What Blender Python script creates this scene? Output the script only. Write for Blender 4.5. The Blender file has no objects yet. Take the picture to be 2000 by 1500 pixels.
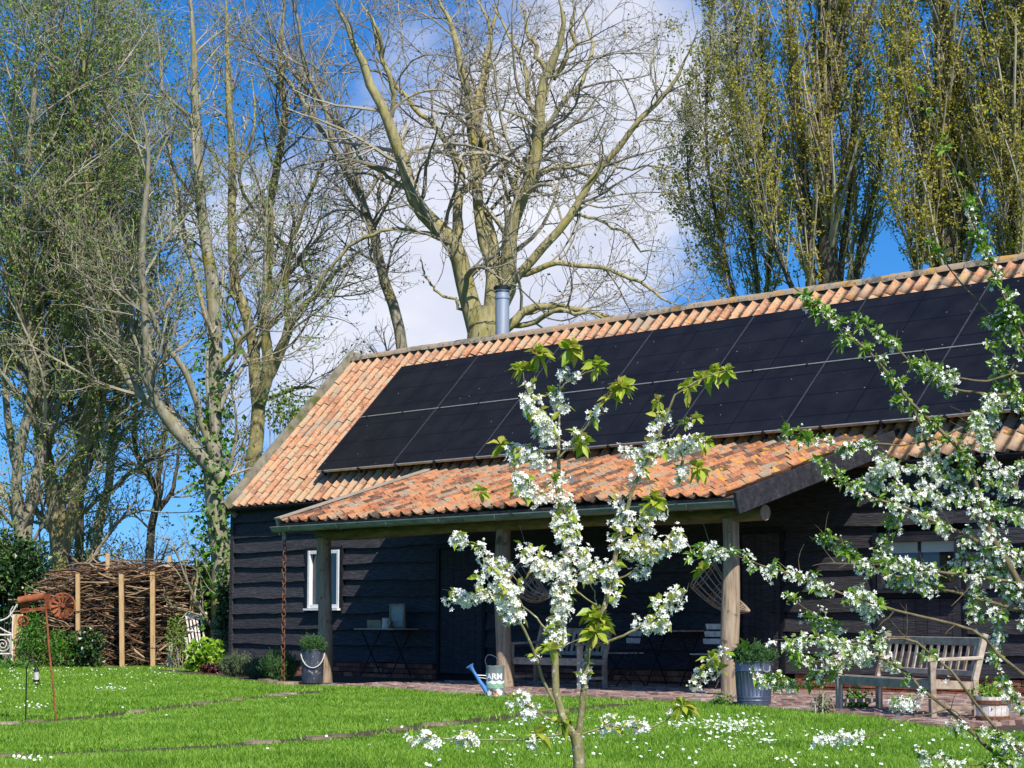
import bpy, bmesh, math
import numpy as np
from mathutils import Vector, Matrix, Euler
rng = np.random.default_rng(7)
SC = bpy.context.scene
COL = SC.collection
R = math.radians

# ------------------------------------------------------------------ camera
F, PITCH, PHI = 3951.0, 0.115, 0.835            # focal length in pixels of a 2000 px wide frame
CU, CV, HC = 29.62, 20.25, 0.95                 # camera: along the barn, in front of the barn, height
CAMP = np.array([CU, -CV, HC])
cam_d = bpy.data.cameras.new('camera'); cam = bpy.data.objects.new('camera', cam_d); COL.objects.link(cam)
cam.location = CAMP; cam.rotation_euler = (R(90) + PITCH, 0, PHI)
cam_d.sensor_width = 36; cam_d.lens = F / 2000 * 36; cam_d.clip_end = 6000; cam_d.clip_start = .1
SC.camera = cam
# ------------------------------------------------------------------ light, sky, exposure
SUN = np.array([2.55, -1.0, 2.7]); SUN /= np.linalg.norm(SUN)
SUN_EL = math.asin(SUN[2]); SUN_AZ = math.atan2(SUN[0], SUN[1])
sd = bpy.data.lights.new('sun', 'SUN'); so = bpy.data.objects.new('sun', sd); COL.objects.link(so)
sd.energy = 5.0; sd.angle = R(.53); sd.color = (1, .945, .86)
so.rotation_euler = Vector(SUN).to_track_quat('Z', 'Y').to_euler(); so.location = (30, -20, 30)
SC.view_settings.view_transform = 'Standard'; SC.view_settings.look = 'None'
SC.view_settings.exposure = 0.35; SC.view_settings.gamma = 1
SC.cycles.use_denoising = True
SC.cycles.max_bounces = 6; SC.cycles.transparent_max_bounces = 8; SC.cycles.sample_clamp_indirect = 6

FWD = np.array([-math.sin(PHI) * math.cos(PITCH), math.cos(PHI) * math.cos(PITCH), math.sin(PITCH)])
RGT = np.array([math.cos(PHI), math.sin(PHI), 0.0])
UPV = np.cross(RGT, FWD)
def ray(px, py):
    return FWD + RGT * ((px - 1000) / F) + UPV * ((750 - py) / F)      # unit camera depth
def at(px, py, d):
    return CAMP + ray(px, py) * d
def ground(px, py, z=0.0):
    r = ray(px, py); return CAMP + r * ((z - HC) / r[2])
def on_v(px, py, v=0.0):                                               # vertical plane parallel to the front wall
    r = ray(px, py); return CAMP + r * ((-v - CAMP[1]) / r[1])
def depth_of(p): return float(np.dot(np.asarray(p) - CAMP, FWD))
def pix(p):
    q = np.asarray(p) - CAMP; d = q @ FWD
    return 1000 + F * (q @ RGT) / d, 750 - F * (q @ UPV) / d

world = bpy.data.worlds.new('World'); SC.world = world; world.use_nodes = True
def build_sky():
    nt = world.node_tree; nt.nodes.clear(); N = nt.nodes; L = nt.links
    out = N.new('ShaderNodeOutputWorld'); bg = N.new('ShaderNodeBackground')
    sky = N.new('ShaderNodeTexSky'); sky.sky_type = 'NISHITA'; sky.sun_disc = False
    sky.sun_elevation = SUN_EL; sky.sun_rotation = SUN_AZ; sky.altitude = 0
    sky.air_density = 1.0; sky.dust_density = .25; sky.ozone_density = 2.6
    hs = N.new('ShaderNodeHueSaturation'); hs.inputs['Saturation'].default_value = 1.42; hs.inputs['Value'].default_value = 1.45
    hs.inputs['Hue'].default_value = .507
    L.new(sky.outputs[0], hs.inputs['Color'])
    tc = N.new('ShaderNodeTexCoord')
    va = N.new('ShaderNodeVectorMath'); va.operation = 'ADD'; va.inputs[1].default_value = (0, 0, .16); L.new(tc.outputs['Generated'], va.inputs[0])
    vn = N.new('ShaderNodeVectorMath'); vn.operation = 'NORMALIZE'; L.new(va.outputs[0], vn.inputs[0]); L.new(vn.outputs[0], sky.inputs['Vector'])
    n1 = N.new('ShaderNodeTexNoise'); n1.inputs['Scale'].default_value = 5.5; n1.inputs['Detail'].default_value = 9
    n1.inputs['Roughness'].default_value = .56; n1.inputs['Distortion'].default_value = .25
    mp = N.new('ShaderNodeMapping'); mp.inputs['Location'].default_value = (3.1, 1.7, .4); mp.inputs['Scale'].default_value = (1, 1, 1.7)
    L.new(tc.outputs['Generated'], mp.inputs[0]); L.new(mp.outputs[0], n1.inputs['Vector'])
    # one big cumulus stands behind the ash tree
    def blob(px, py, rad, gain):
        dv = ray(px, py); dv = dv / np.linalg.norm(dv)
        ds = N.new('ShaderNodeVectorMath'); ds.operation = 'DISTANCE'; ds.inputs[1].default_value = dv
        L.new(tc.outputs['Generated'], ds.inputs[0])
        mr = N.new('ShaderNodeMapRange'); mr.interpolation_type = 'SMOOTHSTEP'
        mr.inputs[1].default_value = rad; mr.inputs[2].default_value = rad * .25
        mr.inputs[3].default_value = 0; mr.inputs[4].default_value = gain
        L.new(ds.outputs['Value'], mr.inputs[0]); return mr.outputs[0]
    acc = n1.outputs[0]
    for b in ((1080, 330, .13, .30), (1180, 200, .09, .12), (760, 520, .13, .17), (480, 620, .12, .10), (1000, 560, .10, .12)):
        ad = N.new('ShaderNodeMath'); ad.operation = 'ADD'; L.new(acc, ad.inputs[0]); L.new(blob(*b), ad.inputs[1]); acc = ad.outputs[0]
    cr = N.new('ShaderNodeMapRange'); cr.interpolation_type = 'SMOOTHSTEP'
    cr.inputs[1].default_value = .52; cr.inputs[2].default_value = .80; L.new(acc, cr.inputs[0])
    n2 = N.new('ShaderNodeTexNoise'); n2.inputs['Scale'].default_value = 9; n2.inputs['Detail'].default_value = 6
    L.new(mp.outputs[0], n2.inputs['Vector'])
    cc = N.new('ShaderNodeValToRGB')
    cc.color_ramp.elements[0].position = .35; cc.color_ramp.elements[0].color = (5.0, 5.4, 6.9, 1)
    cc.color_ramp.elements[1].position = .68; cc.color_ramp.elements[1].color = (7.8, 7.9, 8.4, 1)
    L.new(n2.outputs[0], cc.inputs[0])
    mx = N.new('ShaderNodeMixRGB'); L.new(cr.outputs[0], mx.inputs[0]); L.new(hs.outputs[0], mx.inputs[1]); L.new(cc.outputs[0], mx.inputs[2])
    L.new(mx.outputs[0], bg.inputs[0]); bg.inputs[1].default_value = .1; L.new(bg.outputs[0], out.inputs[0])
build_sky()

# ------------------------------------------------------------------ materials
MATS = {}
def lin(h):
    c = [int(h[i:i + 2], 16) / 255 for i in (0, 2, 4)]
    return tuple(((x / 12.92) if x <= .04045 else ((x + .055) / 1.055) ** 2.4) for x in c) + (1,)
def material(name, stops, scale=8, rough=.8, bump=.0, stretch=(1, 1, 1), detail=5, coords='pos', metallic=0, island=0.0,
             spots=None, spec=.4, trans=0.0, joint_shade=None):
    """stops: list of (position, (r,g,b)) linear colours picked by noise (+ a random offset for each separate piece)"""
    m = bpy.data.materials.new(name); m.use_nodes = True; nt = m.node_tree; N = nt.nodes; L = nt.links
    bs = N['Principled BSDF']; bs.inputs['Roughness'].default_value = rough; bs.inputs['Metallic'].default_value = metallic
    bs.inputs['Specular IOR Level'].default_value = spec
    if coords == 'pos':
        g = N.new('ShaderNodeNewGeometry'); src = g.outputs['Position']
    else:
        g = N.new('ShaderNodeTexCoord'); src = g.outputs['Object']
    mp = N.new('ShaderNodeMapping'); mp.inputs['Scale'].default_value = stretch; L.new(src, mp.inputs[0])
    no = N.new('ShaderNodeTexNoise'); no.inputs['Scale'].default_value = scale; no.inputs['Detail'].default_value = detail
    no.inputs['Roughness'].default_value = .6
    L.new(mp.outputs[0], no.inputs['Vector'])
    fac = no.outputs[0]
    if island:
        ge = N.new('ShaderNodeNewGeometry'); oi = N.new('ShaderNodeObjectInfo')
        a = N.new('ShaderNodeMath'); a.operation = 'ADD'; L.new(ge.outputs['Random Per Island'], a.inputs[0]); L.new(oi.outputs['Random'], a.inputs[1])
        fr = N.new('ShaderNodeMath'); fr.operation = 'FRACT'; L.new(a.outputs[0], fr.inputs[0])
        s = N.new('ShaderNodeMath'); s.operation = 'MULTIPLY_ADD'; L.new(fr.outputs[0], s.inputs[0]); s.inputs[1].default_value = island; s.inputs[2].default_value = -island / 2
        b = N.new('ShaderNodeMath'); b.operation = 'ADD'; L.new(fac, b.inputs[0]); L.new(s.outputs[0], b.inputs[1]); b.use_clamp = True
        fac = b.outputs[0]
    cr = N.new('ShaderNodeValToRGB'); e = cr.color_ramp.elements
    while len(e) < len(stops): e.new(.5)
    for el, (p, c) in zip(e, stops): el.position = p; el.color = tuple(c[:3]) + (1,)
    L.new(fac, cr.inputs[0]); col = cr.outputs[0]
    for sp in (spots or []):                      # (scale, threshold, softness, colour, offset)
        n2 = N.new('ShaderNodeTexNoise'); n2.inputs['Scale'].default_value = sp[0]; n2.inputs['Detail'].default_value = 4
        m2 = N.new('ShaderNodeMapping'); m2.inputs['Location'].default_value = (sp[4], sp[4] * .7, 0); L.new(src, m2.inputs[0]); L.new(m2.outputs[0], n2.inputs['Vector'])
        r2 = N.new('ShaderNodeMapRange'); r2.inputs[1].default_value = sp[1]; r2.inputs[2].default_value = sp[1] + sp[2]; L.new(n2.outputs[0], r2.inputs[0])
        f2 = r2.outputs[0]
        if len(sp) > 5:                           # grows with position along the barn
            sx = N.new('ShaderNodeSeparateXYZ'); L.new(src, sx.inputs[0])
            r3 = N.new('ShaderNodeMapRange'); r3.inputs[1].default_value = sp[5][0]; r3.inputs[2].default_value = sp[5][1]; L.new(sx.outputs[0], r3.inputs[0])
            mm = N.new('ShaderNodeMath'); mm.operation = 'MULTIPLY'; L.new(f2, mm.inputs[0]); L.new(r3.outputs[0], mm.inputs[1]); f2 = mm.outputs[0]
        mx = N.new('ShaderNodeMixRGB'); L.new(f2, mx.inputs[0]); L.new(col, mx.inputs[1]); mx.inputs[2].default_value = tuple(sp[3][:3]) + (1,); col = mx.outputs[0]
    if joint_shade:  # shade lines between the tile columns, painted into the colour
        at_ = N.new('ShaderNodeAttribute'); at_.attribute_name = 'joint_shade'; n3 = N.new('ShaderNodeTexNoise'); n3.inputs['Scale'].default_value = 11; L.new(src, n3.inputs['Vector'])
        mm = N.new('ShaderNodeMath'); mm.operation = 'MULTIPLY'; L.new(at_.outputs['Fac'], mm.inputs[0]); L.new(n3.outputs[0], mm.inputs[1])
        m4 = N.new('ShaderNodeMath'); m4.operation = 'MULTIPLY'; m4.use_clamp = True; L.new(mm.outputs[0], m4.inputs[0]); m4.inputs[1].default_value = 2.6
        mx = N.new('ShaderNodeMixRGB'); L.new(m4.outputs[0], mx.inputs[0]); L.new(col, mx.inputs[1]); mx.inputs[2].default_value = tuple(joint_shade) + (1,); col = mx.outputs[0]
    L.new(col, bs.inputs['Base Color'])
    if bump:
        bp = N.new('ShaderNodeBump'); bp.inputs['Strength'].default_value = bump; bp.inputs['Distance'].default_value = .02
        L.new(no.outputs[0], bp.inputs['Height']); L.new(bp.outputs[0], bs.inputs['Normal'])
    if trans:
        tr = N.new('ShaderNodeBsdfTranslucent'); L.new(col, tr.inputs[0]); ms = N.new('ShaderNodeMixShader'); ms.inputs[0].default_value = trans
        L.new(bs.outputs[0], ms.inputs[1]); L.new(tr.outputs[0], ms.inputs[2]); L.new(ms.outputs[0], N['Material Output'].inputs[0])
    MATS[name] = m; return m
M = MATS
material('terracotta', [(.2, (.085, .05, .032)), (.36, (.22, .085, .04)), (.5, (.39, .145, .058)), (.66, (.44, .20, .085)), (.82, (.27, .20, .13))],
         scale=6, rough=.85, bump=.5, island=.7, joint_shade=(.045, .028, .018),
         spots=[(26, .60, .06, (.10, .085, .06), 5), (3.2, .60, .12, (.25, .235, .17), 9), (9, .60, .04, (.55, .27, .02), 2, (7, 15)), (30, .66, .04, (.42, .40, .30), 12)])
material('terracotta_main', [(.2, (.22, .10, .05)), (.4, (.46, .20, .095)), (.55, (.52, .28, .145)), (.7, (.44, .29, .16)), (.85, (.36, .29, .18))],
         scale=6, rough=.85, bump=.5, island=.34, joint_shade=(.05, .032, .02),
         spots=[(22, .60, .08, (.16, .14, .07), 5), (9, .60, .05, (.50, .25, .02), 2, (2, 16)), (34, .59, .05, (.40, .38, .29), 12), (2.4, .55, .16, (.33, .25, .17), 6)])
material('ridge_clay', [(.3, (.12, .10, .075)), (.5, (.33, .27, .19)), (.7, (.42, .25, .14))], scale=9, rough=.9, bump=.6, island=.3, spots=[(5, .56, .08, (.52, .25, .02), 2, (4, 14)), (20, .6, .1, (.07, .065, .04), 3)])
material('mortar', [(.3, (.03, .026, .02)), (.6, (.10, .085, .06))], scale=14, rough=.95, bump=.7)
material('black_board', [(.25, (.022, .021, .023)), (.55, (.050, .047, .052)), (.8, (.088, .084, .091))], scale=7, stretch=(1, 1, 9), rough=.7, bump=.8, island=.12, spec=.12)
material('black_paint', [(.3, (.011, .011, .014)), (.7, (.022, .022, .027))], scale=10, rough=.6, bump=.2, spec=.1)
material('bargeboard_dark', [(.3, (.018, .018, .022)), (.55, (.033, .032, .037)), (.8, (.07, .068, .07))], scale=5, stretch=(1, 3, 3), rough=.5, bump=.4, spec=.2, spots=[(30, .74, .03, (.18, .18, .18), 3)])
material('weathered_verge', [(.25, (.10, .09, .06)), (.5, (.24, .21, .15)), (.75, (.33, .30, .22))], scale=5, stretch=(4, 1, 1), rough=.9, bump=.7, spots=[(4, .5, .15, (.10, .11, .025), 4)])
material('pale_verge', [(.25, (.20, .17, .12)), (.5, (.33, .28, .21)), (.75, (.42, .37, .28))], scale=6, stretch=(4, 1, 1), rough=.9, bump=.5)
material('weathered_wood', [(.25, (.13, .095, .06)), (.5, (.30, .225, .15)), (.75, (.43, .34, .245))], scale=9, stretch=(3, 3, .35), rough=.85, bump=.6, spots=[(7, .62, .08, (.10, .08, .055), 8)])
material('green_log', [(.25, (.055, .05, .02)), (.5, (.13, .115, .045)), (.75, (.22, .19, .10))], scale=7, stretch=(.5, 2, 2), rough=.9, bump=.6)
material('teak', [(.25, (.20, .15, .105)), (.5, (.36, .28, .205)), (.75, (.48, .40, .31))], scale=14, stretch=(1, 1, 1), rough=.8, bump=.35, island=.3)
material('new_stake', [(.25, (.33, .19, .075)), (.5, (.50, .31, .14)), (.75, (.60, .42, .23))], scale=10, stretch=(3, 3, .4), rough=.8, bump=.4, island=.2)
material('gutter_zinc', [(.25, (.085, .11, .085)), (.5, (.17, .21, .18)), (.75, (.27, .31, .29))], scale=3, stretch=(1, 4, 4), rough=.42, metallic=.35, bump=.08, spots=[(9, .62, .08, (.03, .04, .015), 6)])
material('zinc', [(.25, (.06, .072, .11)), (.5, (.10, .12, .17)), (.75, (.16, .18, .24))], scale=6, stretch=(3, 3, .6), rough=.42, metallic=.55, bump=.08)
material('dark_zinc', [(.25, (.035, .045, .06)), (.5, (.075, .09, .12)), (.75, (.16, .17, .19))], scale=9, stretch=(3, 3, .5), rough=.5, metallic=.5, bump=.15, spots=[(14, .62, .04, (.35, .34, .32), 3)])
material('steel', [(.3, (.42, .42, .43)), (.7, (.55, .55, .56))], scale=5, stretch=(6, 6, .4), rough=.38, metallic=.6)
material('dark_metal', [(.3, (.012, .012, .013)), (.7, (.03, .03, .032))], scale=20, rough=.5, metallic=.5)
material('alu', [(.3, (.36, .34, .29)), (.7, (.52, .50, .44))], scale=12, rough=.45, metallic=.6)
material('rust', [(.25, (.10, .028, .012)), (.5, (.27, .075, .028)), (.75, (.38, .13, .05))], scale=16, rough=.9, bump=.5, island=.15)
material('rust_chain', [(.25, (.07, .028, .014)), (.5, (.16, .065, .03)), (.75, (.26, .12, .06))], scale=30, rough=.9, bump=.4)
material('white_paint', [(.3, (.66, .66, .64)), (.7, (.80, .80, .78))], scale=9, rough=.55, bump=.1)
material('white_worn', [(.3, (.42, .36, .31)), (.55, (.66, .60, .54)), (.8, (.76, .72, .67))], scale=14, rough=.8, bump=.3)
material('soil', [(.3, (.028, .018, .011)), (.6, (.075, .05, .03)), (.8, (.15, .10, .065))], scale=14, rough=1, bump=.8)
material('lawn_earth', [(.3, (.03, .075, .010)), (.5, (.06, .15, .018)), (.7, (.09, .20, .028))], scale=3, rough=1, bump=.6)
material('field', [(.3, (.05, .10, .018)), (.7, (.09, .15, .035))], scale=.4, rough=1)
material('grass', [(.25, (.10, .22, .013)), (.45, (.17, .345, .024)), (.65, (.25, .44, .04)), (.85, (.36, .50, .09))], scale=1.1, rough=.5, island=.55, trans=.35, spec=.3)
material('brick', [(.25, (.10, .032, .02)), (.5, (.24, .075, .04)), (.75, (.32, .13, .07))], scale=9, rough=.9, bump=.4, island=.5)
material('paver', [(.25, (.17, .10, .08)), (.5, (.30, .19, .15)), (.75, (.40, .31, .26))], scale=5, rough=.9, bump=.4, island=.5)
material('stone', [(.25, (.11, .085, .05)), (.5, (.22, .17, .11)), (.75, (.32, .26, .18))], scale=6, rough=.95, bump=.6, island=.4)
material('bark_ash', [(.25, (.12, .10, .055)), (.45, (.29, .25, .12)), (.6, (.38, .325, .14)), (.8, (.42, .38, .25))], scale=6, stretch=(2, 2, .6), rough=.95, bump=.9, spots=[(2.2, .55, .15, (.27, .235, .055), 3)])
material('bark_left', [(.25, (.11, .10, .07)), (.5, (.26, .235, .16)), (.75, (.38, .35, .26))], scale=7, stretch=(2, 2, .6), rough=.95, bump=.9, spots=[(1.6, .55, .15, (.23, .195, .045), 1)])
material('bark_poplar', [(.25, (.03, .026, .018)), (.5, (.085, .074, .05)), (.75, (.16, .14, .10))], scale=8, stretch=(2, 2, .4), rough=.95, bump=.9)
material('twig', [(.3, (.19, .16, .11)), (.6, (.33, .29, .205)), (.8, (.44, .40, .30))], scale=2, rough=.9, island=.4)
material('twig_poplar', [(.3, (.22, .185, .125)), (.6, (.36, .31, .215)), (.8, (.46, .41, .30))], scale=2, rough=.9, island=.4)
material('brush', [(.2, (.028, .016, .010)), (.45, (.10, .053, .028)), (.65, (.21, .12, .06)), (.9, (.36, .26, .16))], scale=3, rough=.9, island=.9)
material('leaf_spring', [(.25, (.12, .21, .03)), (.5, (.21, .33, .05)), (.8, (.32, .42, .09))], scale=2, rough=.55, island=.7, trans=.4)
material('leaf_poplar', [(.25, (.30, .29, .025)), (.5, (.48, .45, .045)), (.8, (.58, .53, .10))], scale=1.2, rough=.5, island=.7, trans=.5)
material('leaf_ivy', [(.25, (.010, .032, .008)), (.5, (.025, .07, .014)), (.8, (.07, .15, .03))], scale=3, rough=.35, island=.8, trans=.15, spec=.5)
material('leaf_nettle', [(.25, (.04, .13, .012)), (.5, (.09, .24, .02)), (.8, (.16, .34, .035))], scale=3, rough=.5, island=.7, trans=.35)
material('leaf_lime', [(.25, (.14, .30, .015)), (.5, (.26, .46, .022)), (.8, (.38, .56, .05))], scale=5, rough=.45, island=.6, trans=.4)
material('leaf_lavender', [(.25, (.06, .10, .045)), (.5, (.13, .18, .085)), (.8, (.22, .26, .15))], scale=5, rough=.8, island=.6, trans=.2)
material('leaf_rosemary', [(.25, (.03, .09, .022)), (.5, (.07, .17, .04)), (.8, (.13, .25, .08))], scale=5, rough=.7, island=.6, trans=.2)
material('leaf_purple', [(.25, (.022, .006, .008)), (.5, (.06, .013, .014)), (.8, (.15, .04, .03))], scale=5, rough=.4, island=.7, trans=.2)
material('leaf_cherry', [(.2, (.26, .38, .025)), (.5, (.42, .50, .05)), (.75, (.50, .50, .08)), (.9, (.46, .33, .08))], scale=9, rough=.4, island=.6, trans=.4)
material('leaf_plum', [(.2, (.11, .24, .02)), (.5, (.21, .38, .035)), (.8, (.34, .48, .08))], scale=9, rough=.4, island=.6, trans=.4)
material('petal', [(.2, (.86, .85, .79)), (.8, (.93, .92, .87))], scale=20, rough=.6, island=.4, trans=.3)
material('bud', [(.2, (.60, .68, .40)), (.8, (.80, .82, .68))], scale=20, rough=.6, island=.4, trans=.2)
material('bark_cherry', [(.25, (.085, .065, .035)), (.45, (.20, .17, .075)), (.65, (.28, .25, .12)), (.85, (.34, .31, .24))], scale=22, stretch=(1, 1, .7), rough=.8, bump=.5, spots=[(35, .60, .05, (.42, .40, .34), 3)])
material('bark_plum', [(.25, (.06, .042, .028)), (.5, (.15, .115, .06)), (.8, (.24, .20, .11))], scale=22, rough=.85, bump=.5)
material('stalk', [(.3, (.20, .25, .05)), (.7, (.28, .32, .08))], scale=20, rough=.6)
material('daisy', [(.3, (.78, .78, .76)), (.7, (.84, .84, .82))], scale=9, rough=.7)
material('blue_enamel', [(.3, (.07, .21, .55)), (.7, (.11, .28, .66))], scale=14, rough=.4)
material('can_paint', [(.3, (.17, .20, .21)), (.7, (.27, .31, .32))], scale=9, rough=.45, metallic=.2)
material('sign_white', [(.3, (.78, .79, .78)), (.7, (.84, .85, .84))], scale=9, rough=.5)
material('hill_green', [(.3, (.12, .30, .16)), (.7, (.36, .52, .40))], scale=30, rough=.5)
material('cow_orange', [(.3, (.55, .20, .09)), (.7, (.62, .30, .17))], scale=30, rough=.5)
material('cow_brown', [(.3, (.08, .04, .03)), (.7, (.17, .09, .06))], scale=30, rough=.5)
material('rope', [(.3, (.45, .42, .36)), (.7, (.62, .60, .54))], scale=30, rough=.9)
material('dark_inside', [(.3, (.01, .01, .011)), (.7, (.02, .019, .018))], scale=5, rough=.9)
material('blind', [(.3, (.34, .40, .33)), (.7, (.45, .50, .43))], scale=5, rough=.8)
material('wicker', [(.25, (.12, .085, .055)), (.5, (.26, .19, .13)), (.8, (.40, .32, .24))], scale=20, rough=.85, island=.5)
material('crate_wood', [(.3, (.22, .14, .08)), (.7, (.36, .25, .15))], scale=10, rough=.85, island=.2)
material('plaque', [(.3, (.22, .23, .20)), (.5, (.38, .40, .34)), (.7, (.45, .33, .28))], scale=22, rough=.8)
material('panel_edge', [(.3, (.05, .05, .06)), (.7, (.10, .10, .115))], scale=12, rough=.5, metallic=.3)
def glass_mat():
    m = bpy.data.materials.new('window_glass'); m.use_nodes = True; b = m.node_tree.nodes['Principled BSDF']
    b.inputs['Base Color'].default_value = (.012, .016, .014, 1); b.inputs['Roughness'].default_value = .03; b.inputs['Specular IOR Level'].default_value = .8
    n = m.node_tree.nodes.new('ShaderNodeTexNoise'); n.inputs['Scale'].default_value = 2.2
    bp = m.node_tree.nodes.new('ShaderNodeBump'); bp.inputs['Strength'].default_value = .05; m.node_tree.links.new(n.outputs[0], bp.inputs['Height']); m.node_tree.links.new(bp.outputs[0], b.inputs['Normal'])
    MATS['glass'] = m
glass_mat()
def panel_mat():
    """black cells: fine finger lines and a seam at half length and half height (UV in panel units), dust specks"""
    m = bpy.data.materials.new('solar_cells'); m.use_nodes = True; nt = m.node_tree; N = nt.nodes; L = nt.links; b = N['Principled BSDF']
    tc = N.new('ShaderNodeTexCoord'); sp = N.new('ShaderNodeSeparateXYZ'); L.new(tc.outputs['Object'], sp.inputs[0])
    def lines(sock, period, width, off=0.):
        a = N.new('ShaderNodeMath'); a.operation = 'ADD'; L.new(sock, a.inputs[0]); a.inputs[1].default_value = off
        p = N.new('ShaderNodeMath'); p.operation = 'PINGPONG'; p.inputs[1].default_value = period / 2; L.new(a.outputs[0], p.inputs[0])
        c = N.new('ShaderNodeMath'); c.operation = 'LESS_THAN'; c.inputs[1].default_value = width; L.new(p.outputs[0], c.inputs[0]); return c.outputs[0]
    l1 = lines(sp.outputs[0], 2.03 / 2, .009); l2 = lines(sp.outputs[1], 1.33 / 3, .008, .2217); l3 = lines(sp.outputs[1], .033, .004)
    no = N.new('ShaderNodeTexNoise'); no.inputs['Scale'].default_value = 3; no.inputs['Detail'].default_value = 7
    g = N.new('ShaderNodeNewGeometry'); L.new(g.outputs['Position'], no.inputs['Vector'])
    cr = N.new('ShaderNodeValToRGB'); cr.color_ramp.elements[0].position = .35; cr.color_ramp.elements[0].color = (.0085, .0085, .0105, 1)
    cr.color_ramp.elements[1].position = .75; cr.color_ramp.elements[1].color = (.018, .0175, .020, 1); L.new(no.outputs[0], cr.inputs[0])
    col = cr.outputs[0]
    for l, c in ((l3, (.011, .011, .016, 1)), (l1, (.004, .004, .006, 1)), (l2, (.004, .004, .006, 1))):
        mx = N.new('ShaderNodeMixRGB'); L.new(l, mx.inputs[0]); L.new(col, mx.inputs[1]); mx.inputs[2].default_value = c; col = mx.outputs[0]
    vo = N.new('ShaderNodeTexVoronoi'); vo.inputs['Scale'].default_value = 5; vo.inputs['Randomness'].default_value = 1; L.new(g.outputs['Position'], vo.inputs['Vector'])
    lt = N.new('ShaderNodeMath'); lt.operation = 'LESS_THAN'; lt.inputs[1].default_value = .055; L.new(vo.outputs['Distance'], lt.inputs[0])
    mx = N.new('ShaderNodeMixRGB'); L.new(lt.outputs[0], mx.inputs[0]); L.new(col, mx.inputs[1]); mx.inputs[2].default_value = (.16, .16, .17, 1)
    L.new(mx.outputs[0], b.inputs['Base Color']); b.inputs['Roughness'].default_value = .42; b.inputs['Specular IOR Level'].default_value = .12
    MATS['solar_cells'] = m
panel_mat()

# ------------------------------------------------------------------ mesh helpers
def link(name, me, mat, parent=None):
    o = bpy.data.objects.new(name, me); COL.objects.link(o)
    if mat is not None and me is not None and not me.materials:
        for k in (mat if isinstance(mat, (list, tuple)) else [mat]): me.materials.append(M[k])
    if parent is not None: o.parent = parent
    return o
def np_mesh(name, V, Fc, smooth=False):
    V = np.ascontiguousarray(V, dtype=np.float32).reshape(-1, 3)
    me = bpy.data.meshes.new(name)
    Fs = Fc if isinstance(Fc, list) else [Fc]
    Fs = [np.asarray(f, dtype=np.int32) for f in Fs if len(f)]
    nl = sum(f.size for f in Fs); npoly = sum(len(f) for f in Fs)
    me.vertices.add(len(V)); me.vertices.foreach_set('co', V.ravel())
    me.loops.add(nl); me.loops.foreach_set('vertex_index', np.concatenate([f.ravel() for f in Fs]))
    tot = np.concatenate([np.full(len(f), f.shape[1], np.int32) for f in Fs])
    me.polygons.add(npoly); me.polygons.foreach_set('loop_start', np.concatenate([[0], np.cumsum(tot)[:-1]]).astype(np.int32))
    try: me.polygons.foreach_set('loop_total', tot)
    except Exception: pass
    me.polygons.foreach_set('use_smooth', np.full(npoly, smooth))
    me.update(calc_edges=True); return me
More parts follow.
